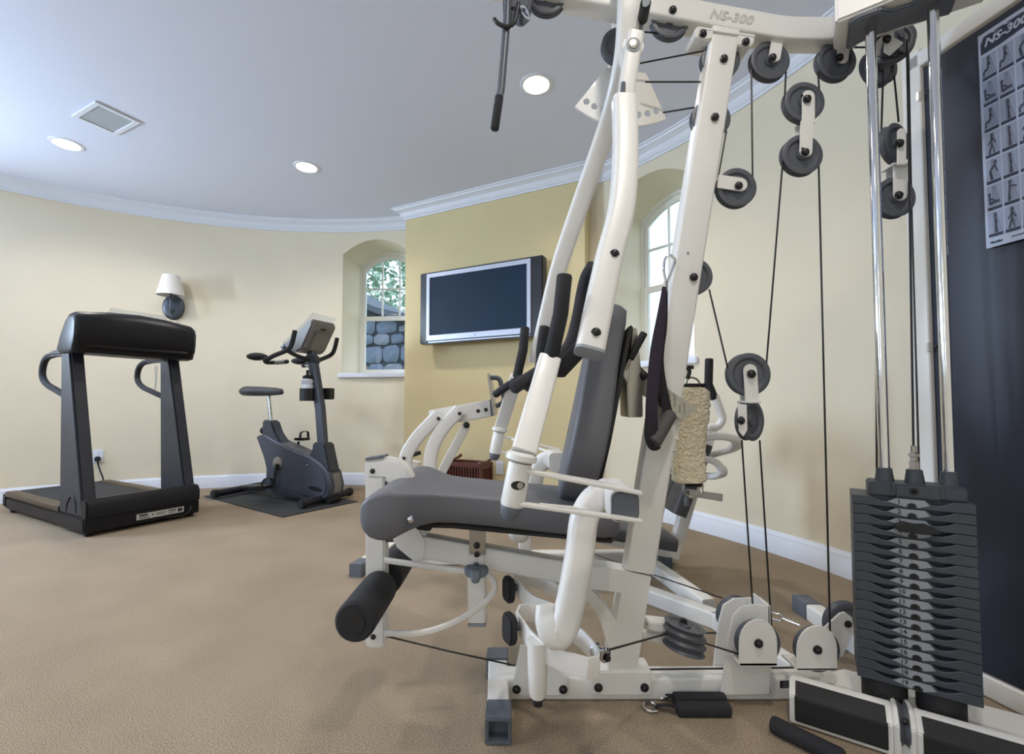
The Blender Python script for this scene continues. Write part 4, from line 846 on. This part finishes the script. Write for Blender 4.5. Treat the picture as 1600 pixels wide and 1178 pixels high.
G('pin_shaft', MB().cyl(s(.02*hw, -.04, pz), s(.02*hw, .008, pz), .005), M_STEEL, 0, pn)
for a in (-.50, .44): G('stack_bumper', MB().lathe([(.046, .066), (.048, .07), (.048, .135), (.044, .141)], s(a*hw, -.055, 0), ZV, 28), M_RUB, 0)
# base of the tower
tray = [FL(x, y, .066) for x, y in ((1243, 1058), (1262, 1048), (1350, 1040))]+[s(hw+.02, -.2, .066), s(.40, -.13, .066), s(.46, .08, .066), s(.1, .09, .066), s(-.16, .075, .066)]
G('tower_base', MB().prism([s(-.235, -.0, .0), s(-.235, -.075, 0), s(-.14, -.19, 0), s(.42, -.19, 0), s(.42, -.10, 0), s(-.12, -.105, 0), s(-.19, .0, 0)], ZV*.064), bev=.004)
G('tower_side_beam', MB().prism([s(-.235, 0, 0), s(-.19, 0, 0), s(.43, .03, 0), s(.43, .075, 0), s(-.20, .045, 0)], ZV*.066), bev=.004)
G('tower_tray', MB().prism([s(-.2, -.15, .045), s(.4, -.15, .045), s(.4, .05, .045), s(-.2, .03, .045)], ZV*.02), bev=.002)
G('tower_rib', MB().prism([s(-.028, .06, .0), s(.036, .06, 0), s(.036, -.13, 0), s(-.028, -.13, 0)], ZV*.082), bev=.004)
G('base_joint', MB().sweep([V((.84, YC, .033)), s(-.17, -.06, .033)], rrect(.064, .062, .008), V((.2, 1, 0))), bev=0)
# foot plates with black tread and the low pulley between them
A0 = FL(1234, 1131, 0); fa = (A0-V((SM.x, SM.y, 0))).dot(U); ff = (A0-V((SM.x, SM.y, 0))).dot(Wn)
def fplate(a0, a1):
    pr = [(0, .004), (0, .076), (-.036, .104), (-.06, .104), (-.06, .08), (-.02, .06), (-.02, .004)]
    o = G('foot_plate', MB().prism([s(a0, ff+f, z) for f, z in pr], U*(a1-a0)), bev=.003)
    i0, i1 = a0+.012, a1-.012
    G('tread_pad', MB().prism([s(i0, ff+f, z) for f, z in ((.0, .014), (.004, .014), (.004, .0745), (-.033, .1035), (-.036, .1), (-.002, .0735))], U*(i1-i0)), M_RUB, .002, o)
SLOT = (AT(1426, 1130, 1.1)-V((SM.x, SM.y, 0))).dot(U)
SLOT = fa+.228
fplate(fa, SLOT-.012); fplate(SLOT+.028, SLOT+.028+.24)
for a in (SLOT-.012, SLOT+.016): G('slot_cheek', MB().prism([s(a, ff+f, z) for f, z in ((.004, .004), (.004, .08), (-.034, .108), (-.09, .104), (-.09, .004))], U*.012), bev=.003)
o = put('pulley', PULLEY, None, GYM, s(SLOT+.008, ff-.045, .062)); o.rotation_euler = YV.rotation_difference(U).to_euler(); o.scale = (.85, .85, .85)
G('cable_end', MB().ball(s(SLOT+.008, ff+.002, .095), .008, 12), M_BLK, 0)
# top cap of the tower
G('rod_cap', MB().prism([s(a, f, ZR) for a, f in ((-.095, -.015), (-.075, .0), (-.03, .0), (.0, -.025), (.04, -.03), (.06, .0), (.13, .0), (.13, -.12), (.03, -.1), (-.04, -.1), (-.095, -.12))], ZV*.016), M_GREYC, .004)
G('tower_head', MB().prism([s(a, f, ZR+.015) for a, f in ((-.125, .0), (.2, .02), (.2, -.14), (-.125, -.13))], ZV*.075), bev=.006)
G('head_link', MB().sweep([AT(1335, 44, YC), s(-.06, -.12, ZR+.058)], rrect(.064, .066, .006), V((.3, 1, 0))), bev=0)
# uprights and shroud
pd = V((-.2, 1, 0)).normalized(); pn_ = V((pd.y, -pd.x, 0)); pn_ = -pn_ if pn_.x > 0 else pn_
E0 = V((1.375, 1.371, 0))
def h(a, z, d=0): return E0-pd*a+ZV*z+pn_*d         # a: towards the camera, d: proud of the panel
a0 = (PL(1452, 400, E0, pn_)-E0).dot(-pd)
up = G('tower_upright', MB().sweep([h(a0-.028, 0, -.01), h(a0-.028, 2.02, -.01)], rrect(.06, .05, .006), pd), bev=0)
G('tower_upright', MB().sweep([h(a0+.75, 0, -.03), h(a0+.75, 2.02, -.03)], rrect(.06, .05, .006), pd), bev=0)
G('shroud_rail', MB().sweep([h(a0-.03, 1.985, -.01), h(a0+.77, 1.985, -.01)], rrect(.05, .05, .006), ZV), bev=0)
G('shroud_foot', MB().sweep([h(a0-.03, .033, -.02), h(a0+.77, .033, -.02)], rrect(.064, .064, .008), ZV), bev=0)
sp2 = []
for k in range(15):
    a = a0+.002+.75*k/14; d_ = .004*sin(k*1.1)+.012*sin(pi*k/14); sp2.append((a, d_))
G('shroud_panel', MB().prism([h(a, .07, d_) for a, d_ in sp2]+[h(a, .07, d_-.006) for a, d_ in sp2[::-1]], ZV*1.885), M_SHROUD, 0, sharp=50)
for z in (1.86, 1.03): bolt(h(a0+.02, z, .012), None, 0, GYM, .6, pn_); G('panel_clip', MB().box(h(a0-.002, z, .016), (.012, .012, .03)), bev=.002)
# exercise poster
TL = PL(1522, 62, E0+pn_*.02, pn_); BL = PL(1548, 387, E0+pn_*.02, pn_)
pa = ((TL+BL)/2-E0).dot(-pd); pz0, pz1 = BL.z, TL.z; PW = .21
q = lambda x, z, d=0: h(pa+x, pz0+z, .02+d)
HH = pz1-pz0
po = G('exercise_poster', MB().prism([q(0, 0), q(PW, 0), q(PW, HH), q(0, HH)], pn_*.001), M_POSTER, 0, label='pale blue exercise chart with a grid of small figures')
def quad(x0, x1, z0, z1, d=.0013): return MB().prism([q(x0, z0, d), q(x1, z0, d), q(x1, z1, d), q(x0, z1, d)], pn_*.0002)
G('header_band', MB().prism([q(x, z, .0013) for x, z in ((.006, HH-.062), (.006, HH-.03), (.014, HH-.012), (.1, HH-.012), (PW-.08, HH-.010), (PW-.008, HH-.012), (PW-.008, HH-.05), (.11, HH-.054), (.05, HH-.062))], pn_*.0002), M_PDARK, 0, po)
text('NS-300', .031, basis(q(.062, HH-.034, .0018), -pd, ZV), M_POSTER, po, shear=.25, off=.001)
for x0, x1 in ((.03, .036), (.058, .066), (.1, .115)): G('header_ray', MB().prism([q(x0, HH-.012, .0015), q(x1, HH-.012, .0015), q(x0+.02, HH-.02, .0015)], pn_*.0001), M_POSTER, 0, po)
text('Nautilus', .0085, basis(q(.024, .013, .0018), -pd, ZV), M_PDARK, po, shear=.2, off=.0004); text('www.nautilus.com', .006, basis(q(.08, .0155, .0018), -pd, ZV), M_PDARK, po, shear=.2)
NR = 7; cw = .0345; gap = .0005; z_top = HH-.068; z_bot = .026; ch = (z_top-z_bot)/NR
rg = random.Random(11)
def limb(mbx, pts, w, x0, z0, sc):
    for (xa, za), (xb, zb) in zip(pts, pts[1:]):
        dx_, dz_ = xb-xa, zb-za; L_ = max(1e-5, sqrt(dx_*dx_+dz_*dz_)); nx, nz = -dz_/L_*w, dx_/L_*w
        mbx.prism([q(x0+(xa+nx)*cw*.95, z0+(za+nz)*sc, .0019), q(x0+(xb+nx)*cw*.95, z0+(zb+nz)*sc, .0019), q(x0+(xb-nx)*cw*.95, z0+(zb-nz)*sc, .0019), q(x0+(xa-nx)*cw*.95, z0+(za-nz)*sc, .0019)], pn_*.0001)
POSE = {'sit': [[(.1, .05), (.12, .3), (.4, .34), (.45, .75)], [(.43, .66), (.6, .5)]], 'stand': [[(.5, .02), (.52, .35), (.5, .75)], [(.62, .02), (.55, .35)], [(.5, .7), (.62, .45)]],
        'bend': [[(.35, .02), (.25, .45), (.65, .72)], [(.45, .02), (.3, .45)], [(.6, .68), (.8, .35)]], 'row': [[(.15, .5), (.18, .15), (.5, .22), (.85, .2)], [(.16, .42), (.5, .3)]],
        'wide': [[(.25, .02), (.45, .42), (.48, .78)], [(.62, .02), (.5, .42)], [(.48, .74), (.2, .45)], [(.5, .74), (.75, .48)]], 'reach': [[(.3, .02), (.35, .4), (.4, .78)], [(.42, .05), (.37, .4)], [(.4, .7), (.85, .62)]]}
ORD = [['sit', 'sit', 'bend'], ['row', 'row', 'stand'], ['sit', 'stand', 'sit'], ['wide', 'stand', 'wide'], ['bend', 'stand', 'reach'], ['row', 'reach', 'stand'], ['stand', 'wide', 'sit']]
for r_ in range(NR):
    for c_ in range(5):
        x0 = .007+c_*(cw+gap+.003); z0 = z_top-(r_+1)*ch+.003
        G('chart_cell', quad(x0, x0+cw, z0, z0+ch-.005), M_PCELL, 0, po)
        G('cell_caption', quad(x0+.001, x0+cw-.001, z0, z0+.0085, .0016), M_PDARK, 0, po)
        m1 = MB()
        for k in range(4): xx = x0+cw*(.35+.17*k); m1.prism([q(xx, z0+.012, .0016), q(xx+.002, z0+.012, .0016), q(xx+.002-.004*k, z0+ch-.008, .0016), q(xx-.004*k, z0+ch-.008, .0016)], pn_*.0001)
        G('machine_print', m1, M_PGREY, 0, po)
        pose = ORD[r_][c_ % 3]; f_ = MB(); sc = ch*.86
        for k, L_ in enumerate(POSE[pose]): limb(f_, L_, .07 if k == 0 else .045, x0+.001, z0+.009, sc*.92)
        hx_, hz_ = POSE[pose][0][-1]
        if pose == 'row': hx_, hz_ = POSE[pose][0][0]
        f_.prism([q(x0+.001+(hx_+.11*cos(2*pi*i/10))*cw*.95, z0+.009+(hz_+.1+.1*sin(2*pi*i/10))*sc*.92, .0019) for i in range(10)], pn_*.0001)
        G('figure_print', f_, M_PFIG, 0, po)
# tower pulleys
pulley(1372, 106, 1.40, radians(8)); 
o = put('pulley', PULLEY, None, GYM, AT(1402, 55, 1.33)); o.rotation_euler = (0, 0, radians(24))
o = put('pulley', PULLEY, None, GYM, AT(1392, 70, 1.36)); o.rotation_euler = (0, 0, radians(-35))
G('head_bracket', gpoly([(1392, 25), (1396, 25), (1398, 58), (1413, 66), (1392, 86), (1382, 80), (1384, 40)], 1.27, .006), bev=.002)
G('head_bracket', gpoly([(1405, 70), (1426, 62), (1431, 66), (1420, 82), (1400, 82)], 1.34, .006), bev=.002)
bolt(1385, 62, 1.262)
o = put('pulley', PULLEY, None, GYM, AT(1397, 226, 1.33)); o.rotation_euler = (0, 0, radians(22))
pulley(1395, 310, 1.33)
strap(1400, 262, 1400, 306, 1.33, .042); strap(1402, 262, 1402, 212, 1.305, .026, both=False)
G('swivel_plate', MB().box(AT(1398, 262, 1.325), (.05, .05, .006)), bev=.002); bolt(1405, 224, 1.285)
C_([(1368, 322, 1.33), (1370, 760, 1.33)]); C_([(1380, 108, 1.36), (1376, 240, 1.33)]); C_([(1397, 118, 1.38), (1404, 190, 1.33)])
C_([cx+ZV*.055, AT(1417, 62, 1.28)]); C_([AT(1424, 320, 1.34), AT(1436, 735, 1.34)]); C_([AT(1424, 320, 1.34), AT(1419, 70, 1.34)])
# blue shaded pulley, rear foot and turnbuckle behind the stack
pulley(1321, 974, 1.62, b=False, s=1.25); G('rear_pulley_bracket', gpoly([(1283, 985), (1312, 958), (1320, 956), (1332, 965), (1335, 985), (1313, 1037), (1300, 1040)], 1.56, .006), bev=.002); bolt(1325, 975, 1.558)
r0 = FL(1262, 950, .03); r1 = FL(1340, 1005, .03)
G('rear_foot', MB().sweep([r0, r1+(r1-r0)*.3], rrect(.062, .06, .006), ZV), bev=0)
G('foot_cap', MB().sweep([r0-(r1-r0).normalized()*.05, r0+(r1-r0).normalized()*.04], rrect(.068, .066, .006), ZV), M_GREYC, .002)
f0 = AT(1205, 962, 1.75); f1 = AT(1222, 966, 1.72); f2 = AT(1250, 977, 1.66)
G('turnbuckle', MB().tube(fil([f0+V((0, 0, .012)), f1+V((0, 0, .012)), f1-V((0, 0, .012)), f0-V((0, 0, .012)), f0+V((0, 0, .011))], .01), .004), M_CHR, 0); G('turnbuckle_rod', MB().cyl(f1, f2, .005), M_CHR, 0)

# ------------------------------------------------------------------ leg press station behind
LY = 2.3
lr = lambda x0, y0, x1, y1, Y, w=.06, hgt=.06, n_='leg_press_beam': G(n_, MB().sweep([AT(x0, y0, Y), AT(x1, y1, Y)], rrect(w, hgt, .008), YV), bev=0)
b0 = FL(562, 888, .03); b1 = FL(640, 872, .03)
G('leg_press_foot', MB().sweep([b0, b0+V((.10, .5, 0))], rrect(.062, .06, .006), ZV), bev=0)
G('foot_cap', MB().sweep([b0+V((-.008, -.04, 0)), b0+V((.01, .05, 0))], rrect(.07, .068, .006), ZV), M_GREYC, .002)
c0 = V((b0.x+.05, b0.y+.15, .032)); c1 = V((.86, c0.y+.02, .032))
G('leg_press_rail', MB().sweep([c0, c1], rrect(.062, .062, .008), YV), bev=0)
r0 = FL(1041, 872, .03)
G('leg_press_rear_foot', MB().sweep([r0+V((-.02, -.05, 0)), r0+V((.03, .35, 0))], rrect(.062, .06, .006), ZV), bev=0); G('foot_cap', MB().sweep([r0+V((-.03, -.08, 0)), r0+V((-.015, 0, 0))], rrect(.07, .066, .006), ZV), M_GREYC, .002)
for p0, p1 in (((1010, 928), (1120, 968)), ((1022, 886), (1108, 948))):
    G('connecting_beam', MB().sweep([FL(*p0, .03), FL(*p1, .03)], rrect(.06, .058, .006), ZV), bev=0)
e_ = FL(1120, 968, .03); G('connecting_beam', MB().sweep([e_, V((.87, 1.42, .03))], rrect(.06, .058, .006), ZV), bev=0)
G('leg_press_post', MB().sweep([AT(660, 870, LY+.12), AT(640, 760, LY+.12), AT(648, 720, LY+.12)], rrect(.05, .06, .01), YV), bev=0)
for L_, Y in (([(636, 745), (632, 716), (650, 685), (686, 648)], LY), ([(672, 755), (672, 705), (690, 670), (719, 640)], LY)):
    o = G('link_arm', MB().sweep(fil([AT(x, y, Y) for x, y in L_], .1, 6), rrect(.04, .066, .01), YV), bev=0)
    bolt(L_[-1][0]-1, L_[-1][1]+6, Y-.021, o, .75)
bolt(631, 716, LY-.021, GYM, .75)
G('thrust_bar', MB().sweep([AT(688, 742, LY+.06), AT(729, 664, LY+.06)], rrect(.03, .045, .006), YV), bev=0); bolt(729, 664, LY+.04, GYM, 1.4)
cr = G('press_carriage', gpoly([(669, 641), (768, 624), (771, 650), (722, 660), (671, 656)], LY+.03, .07), bev=.005)
for x, y in ((747, 642), (759, 640)): bolt(x, y, LY+.029, cr, .8)
G('carriage_cap', gpoly([(765, 624), (772, 623), (774, 649), (767, 650)], LY+.02, .09), M_GREYC, .002)
G('foot_platform', gpoly([(761, 585), (764, 582), (774, 648), (771, 651)], LY-.12, .4), M_STEEL, .003)
G('platform_handle', MB().tube(fil([AT(766, 590, LY), AT(781, 590, LY), AT(789, 628, LY), AT(775, 635, LY)], .04), .012, 12), M_GREYC, 0)
G('adjust_pin', MB().cyl(AT(645, 711, LY), AT(657, 707, LY), .01), M_RUB, 0)
lr(820, 860, 824, 700, 2.2, .05, .06, 'leg_press_column')
# leg press seat
def lpq(x, y, Y=2.25): return AT(x, y, Y)
G('leg_press_back', MB().sweep([lpq(1046, 795, 2.3), lpq(1085, 690, 2.3)], rrect(.3, .07, .02), YV), M_PADS, 0)
G('leg_press_seat', MB().sweep([lpq(900, 812, 2.3), lpq(1040, 838, 2.3)], rrect(.34, .06, .02), YV), M_PADS, 0)
G('seat_frame', MB().sweep([lpq(900, 832, 2.3), lpq(1045, 862, 2.3)], rrect(.05, .05, .01), YV), bev=0)
G('seat_frame', MB().sweep([lpq(1050, 870, 2.3), lpq(1110, 670, 2.32)], rrect(.05, .06, .01), YV), bev=0)
L_ = [lpq(1075, 683, 2.1), lpq(1128, 681, 2.1), lpq(1153, 686, 2.12), lpq(1150, 700, 2.2), lpq(1105, 712, 2.3), lpq(1075, 716, 2.35)]
G('shoulder_frame', MB().sweep(fil(L_, .05), rrect(.034, .05, .01), ZV), bev=0)
L_ = [lpq(1090, 715, 2.1), lpq(1118, 720, 2.1), lpq(1132, 738, 2.1), lpq(1118, 745, 2.15), lpq(1090, 742, 2.2)]
G('shoulder_frame', MB().sweep(fil(L_, .05), rrect(.03, .045, .01), ZV), bev=0)
G('handle_tube', MB().tube(fil([lpq(1117, 618, 2.1), lpq(1130, 655, 2.1), lpq(1122, 668, 2.1), lpq(1105, 667, 2.1), lpq(1105, 682, 2.1)], .04), .018, 12), bev=0)
G('leg_press_grip', MB().capsule([lpq(1108, 562, 2.1), lpq(1107, 600, 2.1), lpq(1116, 622, 2.1)], .0185), M_FOAM, 0)
# ------------------------------------------------------------------ things hanging on or lying by the gym
lb = thing('lat_bar', 'dark grey lat bar with black foam end hanging from the top hook', 'bar', AT(772, 205, 1.30))
bt = [AT(773, 203, 1.30), AT(783, 140, 1.30), AT(792, 30, 1.30), AT(793, -12, 1.30)]
part('bar', MB().tube([AT(777, 165, 1.30)]+bt[1:]+[bt[-1]+V((-.03, -.06, .1)), bt[-1]+V((-.06, -.26, .16))], .0112, 14), mat('bar_grey', (96, 100, 108), .4, .3), lb)
part('end_grip', MB().capsule([AT(773, 201, 1.30), AT(780, 152, 1.30)], .0125), M_FOAM, lb)
G('bar_hook', MB().capsule(spline([AT(x, y, 1.285) for x, y in ((772, 30), (779, 37), (792, 42), (803, 36), (808, 18), (810, 5))]), .006, 10), M_BLK, 0)
G('lat_casting', gpoly([(785, -20), (835, -20), (828, 10), (815, 22), (803, 14), (786, 16)], 1.31, .06), M_GREYC, .008)
part('snap_hook', MB().tube(spline([AT(x, y, 1.295) for x, y in ((813, 10), (820, 12), (826, 24), (824, 29), (817, 22), (812, 12))]), .0035, 8), M_CHR, None, label='small chrome snap hook on the end of the top beam', cat='snap hook')
# stirrup handle
sh = thing('stirrup_handle', 'black nylon strap handle with grey grip hanging from a steel clip', 'strap handle', AT(1022, 700, 1.27))
def rib(name, pts, w, m_, k0=.35):
    n_ = (len(pts)-1)*6+1; sc_ = [min(1, k0+(1-k0)*3.2*i/n_) for i in range(n_)]
    return part(name, MB().sweep(spline([AT(*p) for p in pts]), rrect(.003, w, .001), YV, False, sc_), m_, sh)
rib('strap', [(1038, 448, 1.29), (1034, 490, 1.28), (1024, 560, 1.27), (1019, 620, 1.262), (1018, 650, 1.26), (1019, 688, 1.262)], .034, M_WEBP)
rib('strap', [(1041, 448, 1.3), (1037, 500, 1.3), (1030, 560, 1.30), (1036, 610, 1.30), (1044, 645, 1.30)], .026, M_WEB)
part('cuff', MB().sweep(spline([AT(1017, 655, 1.262), AT(1016, 680, 1.258), AT(1021, 695, 1.262), AT(1028, 692, 1.268)]), rrect(.006, .032, .002), YV), M_WEB, sh)
part('grip', MB().capsule([AT(1022, 690, 1.265), AT(1046, 648, 1.31)], .021), mat('grip_grey', (84, 80, 80), .7), sh)
part('carabiner', MB().tube(spline([AT(x, y, 1.30) for x, y in ((1041, 441), (1037, 425), (1038, 410), (1042, 401), (1050, 400), (1054, 408), (1051, 420), (1044, 438), (1041, 441))]), .004, 8), M_CHR, sh)
part('swivel', MB().cyl(AT(1040, 440, 1.30), AT(1040, 456, 1.295), .006), M_STEEL, sh)
# fleece cuff
cf = thing('ankle_cuff', 'cream fleece ankle cuff with metal rings hanging behind the mast', 'ankle cuff', AT(1083, 755, 1.5))
rr = []; rg = random.Random(5)
for k in range(44):
    t = k/43; y = 606+148*t; x = 1082-5*t+ (2*sin(t*6)); hw_ = .05*(1+.06*sin(t*9)); 
    if k in (0, 43): hw_ *= .78
    c = AT(x, y, 1.49)
    ring = []
    for i in range(24):
        a_ = 2*pi*i/24; cc = abs(cos(a_))**.6*(1 if cos(a_) > 0 else -1); ss = abs(sin(a_))**.6*(1 if sin(a_) > 0 else -1); j = 1+rg.uniform(-.07, .07)
        ring.append(c+V((hw_*cc*j, .022*ss*j, rg.uniform(-.0015, .0015))))
    rr.append(ring)
part('fleece', MB().loft(rr), M_FLEECE, cf, 0, 80)
part('strap', MB().box(AT(1086, 603, 1.49), (.07, .02, .016)), M_WEB, cf, .003)
part('hanger', MB().tube(spline([AT(x, y, 1.48) for x, y in ((1072, 600), (1076, 590), (1088, 592), (1094, 600))]), .0035, 8), M_STEEL, cf)
part('buckle', MB().sweep(spline([AT(x, y, 1.48) for x, y in ((1074, 592), (1077, 580), (1074, 574), (1083, 574))]), rrect(.012, .012, .003), YV), M_RUB, cf)
part('strap', MB().box(AT(1084, 757, 1.49), (.058, .016, .014)), M_WEB, cf, .003)
part('ring', MB().tube(spline([AT(x, y, 1.48) for x, y in ((1069, 757), (1069, 768), (1076, 776), (1086, 777), (1096, 771), (1098, 757))]), .0035, 8), M_STEEL, cf)
G('mast_tab', gpoly([(1073, 764), (1130, 772), (1129, 784), (1076, 775)], 1.52, .004), M_STEEL, .001)
G('cable_tip', MB().lathe([(.008, 0), (.008, .02), (.005, .03), (.009, .035), (.009, .05)], AT(1073, 790, 1.5), ZV, 12), M_GREYC, 0)
# hand straps on the carpet
for k, (lab, dy, dz, x0, x1, rx_) in enumerate((('black padded hand strap on the carpet, the nearer of the pair', 1108, 0, 1058, 1140, 1017), ('black padded hand strap on the carpet, behind its twin', 1093, 0, 1053, 1133, 1036))):
    a_ = FL(x0, dy, .016); b_ = FL(x1, dy, .016)
    t = thing('hand_strap', lab, 'hand strap', ((a_+b_)/2).to_2d().to_3d(), 'padded hand straps')
    part('padded_grip', MB().sweep([a_, b_], rrect(.034, .032, .011), ZV), M_FOAM, t, .002)
    c = FL(rx_, dy-4+k*-4, .008)
    part('webbing', MB().sweep(spline([a_+V((.002, 0, .004)), a_+(c-a_)*.4+V((0, .004, .006)), c+V((.012, 0, .002))]), rrect(.004, .022, .001), V((0, .3, 1))), M_WEB, t)
    part('d_ring', MB().tube(spline([c+V((x, y, 0)) for x, y in ((.012, -.016), (-.008, -.018), (-.02, -.004), (-.016, .012), (0, .018), (.012, .014), (.012, -.016))]), .0032, 8), M_CHR, t)
cb_ = thing('curl_bar', 'short bar with black foam grip lying on the carpet before the foot plate', 'bar', FL(1250, 1160))
a_ = FL(1209, 1132, .021); b_ = FL(1315, 1184, .021); d_ = (b_-a_).normalized()
part('foam_grip', MB().capsule([a_, b_], .0205), M_FOAM, cb_); part('bar', MB().cyl(b_-d_*.02, b_+d_*.3, .011), M_STEEL, cb_); part('foam_grip', MB().capsule([b_+d_*.25, b_+d_*.39], .0165), M_FOAM, cb_)
